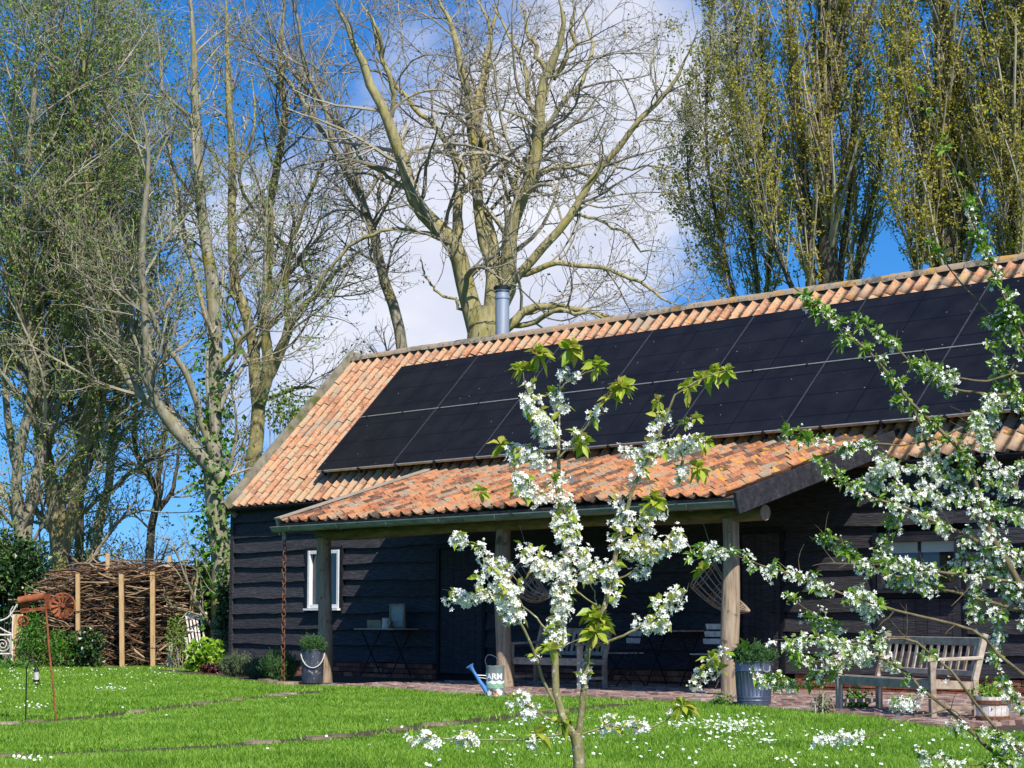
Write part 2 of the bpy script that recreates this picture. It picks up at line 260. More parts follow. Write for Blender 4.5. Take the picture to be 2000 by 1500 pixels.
class MB:
    """collects simple solids, then links them as ONE mesh object"""
    def __init__(s): s.v = []; s.f = []
    def add(s, V, Fc):
        b = len(s.v); s.v += [tuple(map(float, p)) for p in V]; s.f += [tuple(b + i for i in f) for f in Fc]; return s
    def hexa(s, P):      # 8 points: bottom ring then top ring
        return s.add(P, [(0, 3, 2, 1), (4, 5, 6, 7), (0, 1, 5, 4), (1, 2, 6, 5), (2, 3, 7, 6), (3, 0, 4, 7)])
    def box(s, a, b):
        (x0, y0, z0), (x1, y1, z1) = a, b
        return s.hexa([(x0, y0, z0), (x1, y0, z0), (x1, y1, z0), (x0, y1, z0), (x0, y0, z1), (x1, y0, z1), (x1, y1, z1), (x0, y1, z1)])
    def bar(s, a, b, w, h, up=(0, 0, 1)):
        a, b = Vector(a), Vector(b); t = (b - a).normalized(); x = t.cross(Vector(up))
        if x.length < 1e-4: x = t.cross(Vector((1, 0, 0)))
        x.normalize(); y = x.cross(t); P = []
        for c in (a, b):
            P += [c - x * w / 2 - y * h / 2, c + x * w / 2 - y * h / 2, c + x * w / 2 + y * h / 2, c - x * w / 2 + y * h / 2]
        return s.hexa(P)
    def tube(s, pts, r, m=8, caps=True):
        pts = [Vector(p) for p in pts]; n = len(pts); rr = r if hasattr(r, '__len__') else [r] * n; V = []
        mean = (pts[-1] - pts[0]); ref = min((Vector((1, 0, 0)), Vector((0, 1, 0)), Vector((0, 0, 1))), key=lambda a: abs(a.dot(mean)))
        for i, p in enumerate(pts):
            t = (pts[min(i + 1, n - 1)] - pts[max(i - 1, 0)]).normalized(); x = t.cross(ref).normalized(); y = x.cross(t)
            for k in range(m):
                an = 2 * math.pi * k / m; V.append(p + (x * math.cos(an) + y * math.sin(an)) * rr[i])
        Fc = [(i * m + k, i * m + (k + 1) % m, (i + 1) * m + (k + 1) % m, (i + 1) * m + k) for i in range(n - 1) for k in range(m)]
        if caps: Fc += [tuple(range(m))[::-1], tuple((n - 1) * m + k for k in range(m))]
        return s.add(V, Fc)
    def ring(s, pts, r, m=6):   # closed loop
        pts = [Vector(p) for p in pts]; n = len(pts); V = []
        c = sum(pts, Vector()) / n
        nn = (pts[0] - c).cross(pts[n // 4] - c).normalized()
        for i, p in enumerate(pts):
            t = (pts[(i + 1) % n] - pts[i - 1]).normalized(); x = t.cross(nn).normalized()
            for k in range(m):
                an = 2 * math.pi * k / m; V.append(p + (x * math.cos(an) + nn * math.sin(an)) * r)
        return s.add(V, [(i * m + k, i * m + (k + 1) % m, ((i + 1) % n) * m + (k + 1) % m, ((i + 1) % n) * m + k) for i in range(n) for k in range(m)])
    def lathe(s, prof, m=24, c=(0, 0, 0), caps=True):   # prof: (radius, z)
        V = [(c[0] + r * math.cos(2 * math.pi * k / m), c[1] + r * math.sin(2 * math.pi * k / m), c[2] + z) for r, z in prof for k in range(m)]
        n = len(prof); Fc = [(i * m + k, i * m + (k + 1) % m, (i + 1) * m + (k + 1) % m, (i + 1) * m + k) for i in range(n - 1) for k in range(m)]
        if caps: Fc += [tuple(range(m))[::-1], tuple((n - 1) * m + k for k in range(m))]
        return s.add(V, Fc)
    def mesh(s, name, smooth=False):
        me = bpy.data.meshes.new(name); me.from_pydata(s.v, [], s.f); me.update()
        bm = bmesh.new(); bm.from_mesh(me); bmesh.ops.recalc_face_normals(bm, faces=bm.faces); bm.to_mesh(me); bm.free()
        if smooth:
            me.polygons.foreach_set('use_smooth', [True] * len(me.polygons))
            try: me.set_sharp_from_angle(angle=R(38))
            except Exception: pass
        return me
    def build(s, name, mat, parent=None, smooth=False): return link(name, s.mesh(name, smooth), mat, parent)
def bevel(o, w=.006, seg=2):
    b = o.modifiers.new('bevel', 'BEVEL'); b.width = w; b.segments = seg; b.limit_method = 'ANGLE'; return o
def tag(o, label=None, cat=None, group=None, kind=None):
    for k, v in (('label', label), ('category', cat), ('group', group), ('kind', kind)):
        if v: o[k] = v
    return o
def empty(name, loc=(0, 0, 0), rz=0.0):
    o = bpy.data.objects.new(name, None); COL.objects.link(o); o.location = loc; o.rotation_euler = (0, 0, rz); o.empty_display_size = .1; return o
def copy_tree(o, parent=None):
    c = o.copy(); COL.objects.link(c); c.parent = parent
    for ch in list(o.children): copy_tree(ch, c)
    return c
def unit(a): return a / np.maximum(np.linalg.norm(a, axis=-1, keepdims=True), 1e-9)
def np_tubes(P, Rr, m=5):
    """P (N,K,3), Rr (N,K) -> verts, quads"""
    N, K, _ = P.shape; T = unit(np.gradient(P, axis=1)); mean = np.abs(unit(P[:, -1] - P[:, 0]))
    ref = np.eye(3)[np.argmin(mean, axis=1)][:, None, :]
    A = unit(np.cross(T, np.broadcast_to(ref, T.shape))); B = np.cross(T, A)
    an = np.arange(m) * 2 * np.pi / m
    V = P[:, :, None, :] + Rr[:, :, None, None] * (np.cos(an)[None, None, :, None] * A[:, :, None, :] + np.sin(an)[None, None, :, None] * B[:, :, None, :])
    i = np.arange(N)[:, None, None] * K * m; k = np.arange(K - 1)[None, :, None] * m; j = np.arange(m)[None, None, :]; j2 = (j + 1) % m
    a = i + k
    Q = np.stack([a + j, a + j2, a + m + j2, a + m + j], -1).reshape(-1, 4)
    return V.reshape(-1, 3), Q
def join(parts):
    """[(V,F)...] faces all of one width"""
    off = 0; Vs = []; Fs = []
    for V, Fc in parts:
        if len(V) == 0: continue
        Vs.append(V); Fs.append(Fc + off); off += len(V)
    return np.concatenate(Vs), np.concatenate(Fs)
def resample(pts, rad, K):
    """smooth Catmull-Rom through 3D points"""
    P = np.asarray(pts, float); r = np.asarray(rad, float); n = len(P)
    d = np.concatenate([[0], np.cumsum(np.linalg.norm(np.diff(P, axis=0), axis=1))]); t = np.linspace(0, d[-1], K)
    idx = np.clip(np.searchsorted(d, t, 'right') - 1, 0, n - 2); w = ((t - d[idx]) / np.maximum(d[idx + 1] - d[idx], 1e-9))[:, None]
    p0 = P[np.maximum(idx - 1, 0)]; p1 = P[idx]; p2 = P[idx + 1]; p3 = P[np.minimum(idx + 2, n - 1)]
    Q = .5 * (2 * p1 + (p2 - p0) * w + (2 * p0 - 5 * p1 + 4 * p2 - p3) * w ** 2 + (3 * p1 - p0 - 3 * p2 + p3) * w ** 3)
    return Q, np.interp(t, d, r)
def grow(P, Rr, n, length, angle=(35, 65), t=(.25, 1.), up=.10, wig=.16, K=7, rr=.6, rmin=.004, tip=.3, weight=None):
    """n side branches on the batch (P,Rr); returns a new batch"""
    N, Kp, _ = P.shape
    seg = np.linalg.norm(P[:, -1] - P[:, 0], axis=1)
    w = seg if weight is None else weight
    i = rng.choice(N, n, p=w / w.sum()); tt = rng.uniform(t[0], t[1], n) * (Kp - 1.001); k = tt.astype(int); fr = (tt - k)[:, None]
    p = P[i, k] * (1 - fr) + P[i, k + 1] * fr; r0 = Rr[i, k] * (1 - fr[:, 0]) + Rr[i, k + 1] * fr[:, 0]
    tan = unit(P[i, k + 1] - P[i, k]); rv = unit(rng.normal(size=(n, 3))); side = unit(np.cross(tan, rv))
    an = np.radians(rng.uniform(angle[0], angle[1], n))[:, None]
    d = unit(tan * np.cos(an) + side * np.sin(an))
    Ln = rng.uniform(length[0], length[1], n) * (1.15 - .55 * tt / (Kp - 1)); st = (Ln / (K - 1))[:, None]
    out = np.zeros((n, K, 3)); out[:, 0] = p; bend = rng.normal(size=(n, 3)) * wig
    for s in range(1, K):
        out[:, s] = out[:, s - 1] + d * st
        bend = bend * .6 + rng.normal(size=(n, 3)) * wig * .8
        d = unit(d + bend + np.array([0, 0, up]))
    rs = np.maximum(np.minimum(r0 * rr, Ln * .022), rmin)[:, None]
    return out, rs * np.linspace(1, tip, K)[None, :]
def np_leaves(C, size, up=.5, asp=.55, fold=.18):
    """rhombic folded leaves (two triangles as a bent quad pair) at centres C; size (n,) -> verts, tris"""
    n = len(C); a = unit(rng.normal(size=(n, 3)) + np.array([0, 0, -.1])); nn = unit(rng.normal(size=(n, 3)) + np.array([0, 0, up]) + SUN * .8)
    b = unit(np.cross(nn, a)); nn = np.cross(a, b); s = np.asarray(size)[:, None]
    V = np.stack([C, C + a * s * .5 + b * s * asp * .5 + nn * s * fold, C + a * s, C + a * s * .5 - b * s * asp * .5 + nn * s * fold], 1)
    q = np.arange(n)[:, None] * 4
    return V.reshape(-1, 3), np.concatenate([q + [0, 1, 2], q + [0, 2, 3]], 0)
def sample_on(P, n, t=(0.2, 1.)):
    N, K, _ = P.shape; i = rng.integers(0, N, n); tt = rng.uniform(t[0], t[1], n) * (K - 1.001); k = tt.astype(int); f = (tt - k)[:, None]
    return P[i, k] * (1 - f) + P[i, k + 1] * f

# ================================================================== SETTING: ground, patio, paths
def poly_sheet(name, pts, z, mat, kind='structure'):
    me = bpy.data.meshes.new(name); me.from_pydata([(p[0], p[1], z) for p in pts], [], [tuple(range(len(pts)))]); me.update()
    if me.polygons[0].normal.z < 0: me.flip_normals()
    return tag(link(name, me, mat), kind=kind)
g = poly_sheet('field', [(-3000, -3000), (3000, -3000), (3000, 3000), (-3000, 3000)], -.03, 'field')
C0 = CAMP[:2]; f2 = unit(FWD[:2]); r2 = RGT[:2]
def fan(d, s): return C0 + f2 * d + r2 * s
poly_sheet('lawn', [fan(-2, -6), fan(-2, 6), fan(20, 16), fan(50, 22), fan(50, -24), fan(20, -16)], 0.0, 'lawn_earth')
EDGE = [(628, 1343), (700, 1345), (760, 1348), (820, 1352), (890, 1358), (1000, 1363), (1130, 1367), (1280, 1371), (1400, 1375), (1500, 1388), (1600, 1394), (1690, 1402), (1790, 1420), (1900, 1432), (2060, 1440)]
edge_g = [ground(*p)[:2] for p in EDGE]
patio_poly = edge_g + [(19.5, .35), (edge_g[0][0] + .1, .35)]
poly_sheet('patio', patio_poly, .004, 'soil')
BED = [(345, 1316), (400, 1321), (450, 1328), (510, 1336), (560, 1341), (628, 1343)]
bed_g = [ground(*p)[:2] for p in BED]
poly_sheet('flower_bed', bed_g + [(edge_g[0][0] + .1, .1), (-2.5, .1), (-3.2, -.6)], .006, 'soil')
def in_poly(x, y, poly):
    ins = np.zeros(len(x), bool); n = len(poly)
    for i in range(n):
        (x0, y0), (x1, y1) = poly[i], poly[(i + 1) % n]
        c = ((y0 > y) != (y1 > y)) & (x < (x1 - x0) * (y - y0) / ((y1 - y0) or 1e-9) + x0); ins ^= c
    return ins
def paving():
    """brick pavers of the patio, laid in rows along the barn"""
    us = np.arange(4.6, 19, .208); vs = np.arange(-.2, 6.5, .102); U, Vv = np.meshgrid(us, vs); U = U + (np.round(Vv / .102).astype(int) % 2) * .104
    x = U.ravel(); y = -Vv.ravel(); keep = in_poly(x, y, patio_poly) & (y < -.02); x, y = x[keep], y[keep]; n = len(x)
    h = .045 + rng.normal(0, .004, n); hw, hh = .098, .046
    ox = np.array([-1, 1, 1, -1]); oy = np.array([-1, -1, 1, 1])
    tilt = rng.normal(0, .006, (n, 4)); bot = np.stack([x[:, None] + ox * hw, y[:, None] + oy * hh, np.full((n, 4), .004)], -1)
    top = np.stack([x[:, None] + ox * (hw - .006), y[:, None] + oy * (hh - .006), h[:, None] + tilt], -1)
    V = np.concatenate([bot, top], 1); b = np.arange(n)[:, None] * 8
    Q = np.concatenate([b + q for q in ([4, 5, 6, 7], [0, 1, 5, 4], [1, 2, 6, 5], [2, 3, 7, 6], [3, 0, 4, 7])])
    o = link('pavers', np_mesh('pavers', V, Q), 'paver'); tag(o, 'reddish brick pavers of the patio along the black barn', 'paving', kind='stuff')
paving()
# two narrow stone edgings sunk into the lawn
PATHS = {'upper': [(-120, 1424), (0, 1417), (120, 1408), (230, 1397), (350, 1382), (470, 1368), (560, 1358), (640, 1350)],
         'lower': [(-120, 1484), (0, 1481), (90, 1476), (200, 1471), (300, 1467), (420, 1461), (520, 1453), (640, 1443), (760, 1430), (880, 1415), (1000, 1401), (1120, 1388), (1230, 1376)]}
path_pts = {}
stone_me = []
for k in range(4):
    mb = MB(); n = 9; an = [2 * math.pi * i / n for i in range(n)]; rr = [1 + .16 * rng.normal() for _ in an]
    mb.add([(.17 * rr[i] * math.cos(a), .12 * rr[i] * math.sin(a), 0) for i, a in enumerate(an)] + [(.155 * rr[i] * math.cos(a), .105 * rr[i] * math.sin(a), .022) for i, a in enumerate(an)],
           [(i, (i + 1) % n, n + (i + 1) % n, n + i) for i in range(n)] + [tuple(range(n, 2 * n))])
    stone_me.append(mb.mesh('stone')); stone_me[-1].materials.append(M['stone'])
for nm, pts in PATHS.items():
    P3 = np.array([ground(*p) for p in pts]); Q, _ = resample(P3, np.ones(len(P3)), 80); path_pts[nm] = Q[:, :2]
    t = unit(np.gradient(Q[:, :2], axis=0)); nrm = np.stack([-t[:, 1], t[:, 0]], 1); w = .22 + .03 * np.sin(np.arange(80) * 1.7)
    V = np.concatenate([np.c_[Q[:, :2] + nrm * w[:, None], np.full(80, .005)], np.c_[Q[:, :2] - nrm * w[:, None], np.full(80, .005)]])
    i = np.arange(79); o = link('edging_path', np_mesh('edging_path', V, np.stack([i + 80, i + 81, i + 1, i], 1)), 'soil'); tag(o, kind='structure')
    L = np.concatenate([[0], np.cumsum(np.linalg.norm(np.diff(Q[:, :2], axis=0), axis=1))]); s = .1
    while s < L[-1] - .1:
        c = [np.interp(s, L, Q[:, j]) for j in (0, 1)]; j = int(np.searchsorted(L, s)); a = math.atan2(t[min(j, 79)][1], t[min(j, 79)][0])
        if rng.random() < (.55 if nm == 'lower' else .25):
            st = link('stone', stone_me[rng.integers(4)], None, o); st.location = (c[0], c[1], .006); st.rotation_euler = (0, 0, a + rng.normal(0, .15)); k = rng.uniform(.75, 1.1); st.scale = (k, k, 1)
        s += rng.uniform(.3, .42)

# ================================================================== BARN
P_, UL, UM, UR, ZT = 2.184, 5.565, 9.515, 13.51, 2.10
VG, ZG, UG1, UG2 = 2.80, 2.265, 5.16, 14.26
VE, ZE, VR, ZR = .15, 2.869, -2.506, 5.647
UEND = 19.0
TH = math.atan2(ZR - ZE, VE - VR); SL = math.hypot(ZR - ZE, VE - VR)
dS = np.array([0, math.cos(TH), math.sin(TH)]); nS = np.array([0, -math.sin(TH), math.cos(TH)])     # up the front slope, its normal
def on_main(u, k, h=0.0): return np.array([u, -VE, ZE]) + dS * k + nS * h
KP = .42                                                       # where the porch roof meets the main slope
ptop = on_main(0, KP, .03)
pv0, pz0 = VG - .04, ZG + .065                                 # porch eave line under the tiles
dP = np.array([0, (VG - .04) + ptop[1], ptop[2] - pz0]); PSL = np.linalg.norm(dP); dP /= PSL; nP = np.array([0, -dP[2], dP[1]])
def on_porch(u, k, h=0.0): return np.array([u, -pv0, pz0]) + dP * k + nP * h

barn = empty('barn', (0, 0, 0)); tag(barn, 'long black weatherboarded barn with orange pantile roof and open porch', 'barn')
# --- wall core with openings hidden behind the boards
DEEP = 5.4
mb = MB(); mb.box((.03, .03, 0), (UEND, .10, ZE - .02)); mb.box((.03, DEEP - .1, 0), (UEND, DEEP, ZE)); mb.box((UEND - .1, .1, 0), (UEND, DEEP - .1, ZE))
ZRI = ZR - .06
mb.hexa([(.03, .10, 0), (.12, .10, 0), (.12, DEEP - .1, 0), (.03, DEEP - .1, 0), (.03, .10, ZE), (.12, .10, ZE), (.12, DEEP - .1, ZE), (.03, DEEP - .1, ZE)])
mb.add([(.05, .0, ZE), (.05, DEEP, ZE), (.05, -VR, ZRI), (.12, .0, ZE), (.12, DEEP, ZE), (.12, -VR, ZRI)], [(0, 1, 2), (3, 5, 4), (0, 2, 5, 3), (2, 1, 4, 5), (1, 0, 3, 4)])
wall = mb.build('wall', 'black_paint', barn)
# openings on the front wall, measured on the photograph: (u0, u1, z0, z1)
def wall_rect(x0, y0, x1, y1):
    a = on_v(x0, (y0 + y1) / 2); b = on_v(x1, (y0 + y1) / 2); zt = on_v((x0 + x1) / 2, y0)[2]; zb = on_v((x0 + x1) / 2, y1)[2]; return a[0], b[0], zb, zt
WIN_L = wall_rect(610, 1075, 671, 1188)
WIN_R = wall_rect(1722, 1046, 1884, 1152)
DOOR_L = (on_v(864, 1250)[0], on_v(948, 1250)[0], .1, 2.0)
DOOR_R = (on_v(1456, 1250)[0], on_v(1532, 1250)[0], .05, 2.05)
HATCH = (WIN_R[0] - .02, WIN_R[1] + .02, .62, WIN_R[2] - .10)
PL = .24                                                       # plinth height
def waney_board(u0, u1, z0, h):
    """feather-edged board: thin at the top, proud and wavy at the bottom"""
    n = max(4, int((u1 - u0) / .22)); us = np.linspace(u0, u1, n + 1); ph = rng.uniform(0, 6, 3)
    wob = .010 * np.sin(us * 1.9 + ph[0]) + .007 * np.sin(us * 5.3 + ph[1]) + rng.normal(0, .003, n + 1)
    zb = z0 + wob; zt = z0 + h + .045; tb = .078 + .008 * np.sin(us * 1.3 + ph[2]); V = []; Fc = []
    for u, z, tk in zip(us, zb, tb): V += [(u, -tk, z), (u, -.012, zt), (u, .028, zt), (u, -tk + .03, z)]
    for i in range(n):
        a = i * 4; b = a + 4
        Fc += [(a, b, b + 1, a + 1), (a + 1, b + 1, b + 2, a + 2), (a + 3, a, b, b + 3)[::-1]]
    Fc += [(0, 1, 2, 3), tuple(n * 4 + k for k in (3, 2, 1, 0))]
    return MB().add(V, Fc)
pitch = .262; nrow = int((ZE - .08 - PL) / pitch) + 1
for r in range(nrow):
    z0 = PL + r * pitch; cuts = [.10]
    gaps = []
    for (a, b, lo, hi) in (WIN_L, WIN_R, DOOR_L, DOOR_R, HATCH):
        if z0 + pitch > lo + .02 and z0 < hi - .02: gaps.append((a - .05, b + .05))
    segs = []; x = .08; gaps.sort()
    merged = []
    for a, b in gaps:
        if merged and a < merged[-1][1]: merged[-1] = (merged[-1][0], max(b, merged[-1][1]))
        else: merged.append((a, b))
    for a, b in merged + [(UEND, UEND)]:
        if a > x: segs.append((x, a))
        x = max(x, b)
    for a, b in segs:
        n = max(1, round((b - a) / 4.2)); e = np.linspace(a, b, n + 1)
        for k in range(1, n): e[k] += rng.uniform(-.7, .7)
        for k in range(n): waney_board(e[k] + .003, e[k + 1] - .003, z0, pitch).build('board', 'black_board', wall)
mb = MB().box((-.005, -.085, .05), (.085, .02, ZE - .1)); mb.build('corner_post', 'black_board', wall)
# brick plinth
def plinth():
    rows = 3; V = []; n = 0
    us = np.arange(.1, UEND, .225)
    mb = MB()
    for r in range(rows):
        for u in us:
            uu = u + (.11 if r % 2 else 0); j = rng.normal(0, .004)
            if any(uu > d[0] - .2 and uu < d[1] for d in (DOOR_L, DOOR_R)): continue
            mb.box((uu, -.055 + j, .01 + r * .078), (uu + .213, .03, .01 + r * .078 + .066))
    o = mb.build('brick_plinth', 'brick', wall); tag(o, kind='stuff')
plinth()
def window(rect, fm, label, fw=.055, mullion=True, blind=False):
    u0, u1, z0, z1 = rect; y = -.105
    w = MB().box((u0 + .02, -.02, z0 + .02), (u1 - .02, .028, z1 - .02)).build('window', 'dark_inside', wall)
    w['label'] = label
    mb = MB(); mb.box((u0, y, z0), (u0 + fw, .02, z1)); mb.box((u1 - fw, y, z0), (u1, .02, z1)); mb.box((u0 + fw, y + .003, z1 - fw), (u1 - fw, .02, z1 - .002)); mb.box((u0 + fw, y + .003, z0 + .002), (u1 - fw, .02, z0 + fw))
    bevel(mb.build('frame', fm, w), .006)
    MB().box((u0 + fw, -.038, z0 + fw), (u1 - fw, -.03, z1 - fw)).build('pane', 'glass', w)
    if mullion: MB().box(((u0 + u1) / 2 - .02, -.058, z0 + fw), ((u0 + u1) / 2 + .02, -.04, z1 - fw)).build('mullion', fm, w)
    cs = MB(); cs.box((u0 - .075, -.092, z0 - .05), (u0 - .002, .02, z1 + .05)).box((u1 + .002, -.092, z0 - .05), (u1 + .075, .02, z1 + .05)).box((u0 - .002, -.09, z1 + .002), (u1 + .002, .02, z1 + .05)); cs.build('casing', 'black_paint', w)
    if blind: MB().box((u0 + fw, -.045, z1 - fw - .13), (u1 - fw, -.0395, z1 - fw)).build('roller_blind', 'blind', w)
    s = MB().box((u0 - .04, y - .05, z0 - .035), (u1 + .04, .0, z0 - .002)).build('sill', fm, w)
    return w
window(WIN_L, 'white_paint', 'narrow white framed window', mullion=False, fw=.06)
window(WIN_R, 'bargeboard_dark', 'wide dark framed window with pale blind', fw=.075, blind=True)
def plank_door(name, rect, nb):
    u0, u1, z0, z1 = rect; d = MB().box((u0, -.022, z0), (u1, .029, z1)).build(name, 'black_paint', wall); w = (u1 - u0) / nb
    for k in range(nb): MB().box((u0 + k * w + .004, -.05 + rng.normal(0, .002), z0 + .01), (u0 + (k + 1) * w - .004, -.024, z1 - .01)).build('plank', 'black_board', d)
    fr = MB().box((u0 - .07, -.075, z0), (u0 - .001, .02, z1 + .07)).box((u1 + .001, -.075, z0), (u1 + .07, .02, z1 + .07)).box((u0 - .001, -.073, z1 + .001), (u1 + .001, .02, z1 + .07))
    fr.build('door_frame', 'black_paint', d); return d
plank_door('door', DOOR_L, 6)
d = plank_door('door', DOOR_R, 6)
MB().tube([(DOOR_R[1] - .12, -.055, 1.0), (DOOR_R[1] - .12, -.10, 1.02), (DOOR_R[1] - .12, -.10, 1.14), (DOOR_R[1] - .12, -.055, 1.16)], .009, 6).build('handle', 'dark_metal', d)
plank_door('hatch', HATCH, 7)

# --- pantiles
TW, GA = .2365, .29
def pantile(seed):
    r = np.random.default_rng(seed); n = 10; L = .345; V = []; Fc = []
    for j, (y, lift) in enumerate(((0, .010), (L * .5, .005), (L, 0.))):
        for i in range(n + 1):
            s = i / n; x = (s - .5) * (TW + .032); ph = s + .13 * math.sin(2 * math.pi * s); z = .040 * math.sin(2 * math.pi * (ph * .98 + .10)) + .040
            V.append((x + r.normal(0, .0015), y + (r.normal(0, .003) if j == 0 else 0), z + lift + r.normal(0, .0012)))
    m = n + 1
    for j in range(2):
        for i in range(n): Fc.append((j * m + i, j * m + i + 1, (j + 1) * m + i + 1, (j + 1) * m + i))
    b = len(V); V += [(V[i][0], V[i][1] + .002, V[i][2] - .013) for i in range(m)]          # thick lower edge
    Fc += [(i, b + i, b + i + 1, i + 1) for i in range(n)]
    V += [(V[m + i][0], V[m + i][1], V[m + i][2] - .017) for i in range(m)]
    Fc += [(b + i, b + m + i, b + m + i + 1, b + i + 1) for i in range(n)]
    return V, Fc, [max(0., 1 - abs((i % m) / n - .54) / .19) if i < 3 * m else .35 for i in range(len(V))]  # painted shade: strong along each roll's side, fainter on the lower edge
tile_src = [pantile(s) for s in range(5)]
def tile_mesh(mat):
    out = []
    for V, Fc, dt in tile_src:
        me = MB().add(V, Fc).mesh('pantile', smooth=True); me.attributes.new('joint_shade', 'FLOAT', 'POINT').data.foreach_set('value', dt); me.materials.append(M[mat]); out.append(me)
    return out
def slope_matrix(org, d, nrm, jit):
    x = Vector((1, 0, 0)); y = Vector(d); z = Vector(nrm)
    m = Matrix((x, y, z)).transposed().to_4x4() @ Euler(jit).to_matrix().to_4x4(); m.translation = Vector(org); return m
def lay_tiles(fn, d, nrm, u0, u1, rows, parent, mat, hidden, pick, sag=None):
    """every tile is an object until 300 of them; those under the panels and the rest are one mesh"""
    mes = tile_mesh(mat); cols = int((u1 - u0) / TW); cand = []
    for r in range(rows):
        for c in range(cols):
            u = u0 + (c + .5) * TW; k = r * GA - .04; p = fn(u + rng.normal(0, .004), k + rng.normal(0, .006), .012 + abs(rng.normal(0, .003)))
            if sag: p = p + np.array([0, 0, sag(u, k)])
            m = slope_matrix(p, d, nrm, (rng.normal(0, .012), rng.normal(0, .02), rng.normal(0, .018)))
            hid = hidden(u, k)
            if hid is None: continue
            cand.append((hid, pick(u, k), m, int(rng.integers(5))))
    cand.sort(key=lambda q: (q[0], q[1])); rest = []
    for i, (hid, _, m, v) in enumerate(cand):
        if i < 300 and not hid:
            o = link('pantile', mes[v], None, parent); o.matrix_local = m
        else: rest.append((m, v))
    if rest:
        Vs = []; Fs = []; off = 0
        for m, v in rest:
            V = np.array(tile_src[v][0]); A = np.array(m); V = V @ A[:3, :3].T + A[:3, 3]; Vs.append(V)
            Fs.append(np.array(tile_src[v][1]) + off); off += len(V)
        me = np_mesh('pantiles', np.concatenate(Vs), np.concatenate(Fs), True); me.attributes.new('joint_shade', 'FLOAT', 'POINT').data.foreach_set('value', np.concatenate([np.array(tile_src[v][2]) for m, v in rest]).astype(np.float32))
        o = link('pantiles', me, mat, parent); tag(o, kind='stuff')
S_, UP_, W_, OFF_, K_ = 1.33, 2.37, 2.025, .25, .48           # solar panels: height, first edge, width, stand-off, lower edge
mr = MB()
mr.hexa([on_main(.12, -.02, -.06), on_main(UEND, -.02, -.06), on_main(UEND, SL, -.06), on_main(.12, SL, -.06), on_main(.12, -.02, 0), on_main(UEND, -.02, 0), on_main(UEND, SL, 0), on_main(.12, SL, 0)])
mirror = lambda p: np.array([p[0], -2 * VR - p[1], p[2]])
mr.hexa([mirror(q) for q in (on_main(.12, -.02, -.06), on_main(UEND, -.02, -.06), on_main(UEND, SL - .05, -.06), on_main(.12, SL - .05, -.06), on_main(.12, -.02, 0), on_main(UEND, -.02, 0), on_main(UEND, SL - .05, 0), on_main(.12, SL - .05, 0))])
main_roof = mr.build('main_roof', 'mortar', barn)
NR = int(SL / GA)
def hid_main(u, k):
    if UG1 < u < UG2 and k < KP - .42: return None                       # the porch roof covers the eave here
    if UP_ + .25 < u and K_ + .30 < k < K_ + 2 * S_ - .55: return True    # under the panels
    return False
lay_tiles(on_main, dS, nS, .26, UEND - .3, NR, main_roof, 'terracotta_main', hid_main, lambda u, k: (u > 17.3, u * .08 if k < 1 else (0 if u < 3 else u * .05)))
# ridge tiles
def ridge_tile():
    n = 8; L = .44; V = []; Fc = []
    for x, s in ((0, 1.0), (L, .96)):
        for rr in (.135 * s, .118 * s):
            for i in range(n + 1):
                a = math.pi * (.02 + .96 * i / n); V.append((x, rr * 1.05 * math.cos(a), rr * math.sin(a) * .9))
    m = n + 1
    for i in range(n):
        Fc += [(i, i + 1, 2 * m + i + 1, 2 * m + i), (m + i, 3 * m + i, 3 * m + i + 1, m + i + 1), (i, m + i, m + i + 1, i + 1), (2 * m + i, 2 * m + i + 1, 3 * m + i + 1, 3 * m + i)]
    me = MB().add(V, Fc).mesh('ridge_tile', True); me.materials.append(M['ridge_clay']); return me
rme = ridge_tile(); u = .12; k = 0
while u < UEND - .3:
    o = link('ridge_tile', rme, None, main_roof); o.location = (u, -VR + rng.normal(0, .004), ZR - .015 + .012 * math.sin(u * .9)); o.rotation_euler = (rng.normal(0, .03), rng.normal(0, .012), rng.normal(0, .015)); u += .425
mb = MB(); mb.box((.14, -VR - .10, ZR - .16), (UEND - .1, -VR + .10, ZR + .04)); mb.build('ridge_mortar', 'mortar', main_roof)
# verge board standing above the tiles at the gable, black eave gutter
mb = MB(); mb.hexa([on_main(.13, -.10, -.16), on_main(.185, -.10, -.16), on_main(.185, SL + .10, -.16), on_main(.13, SL + .10, -.16), on_main(.13, -.10, .20), on_main(.185, -.10, .20), on_main(.185, SL + .10, .20), on_main(.13, SL + .10, .20)])
mb.build('verge_board', 'weathered_verge', main_roof)
mb = MB(); mb.hexa([mirror(q) for q in (on_main(.13, -.10, -.16), on_main(.185, -.10, -.16), on_main(.185, SL + .0, -.16), on_main(.13, SL + .0, -.16), on_main(.13, -.10, .20), on_main(.185, -.10, .20), on_main(.185, SL + .0, .20), on_main(.13, SL + .0, .20))])
mb.build('verge_board', 'weathered_verge', main_roof)
cap = MB().box((.11, -VR - .07, ZR - .02), (.26, -VR + .07, ZR + .17)); bevel(cap.build('finial', 'weathered_verge', main_roof), .02)
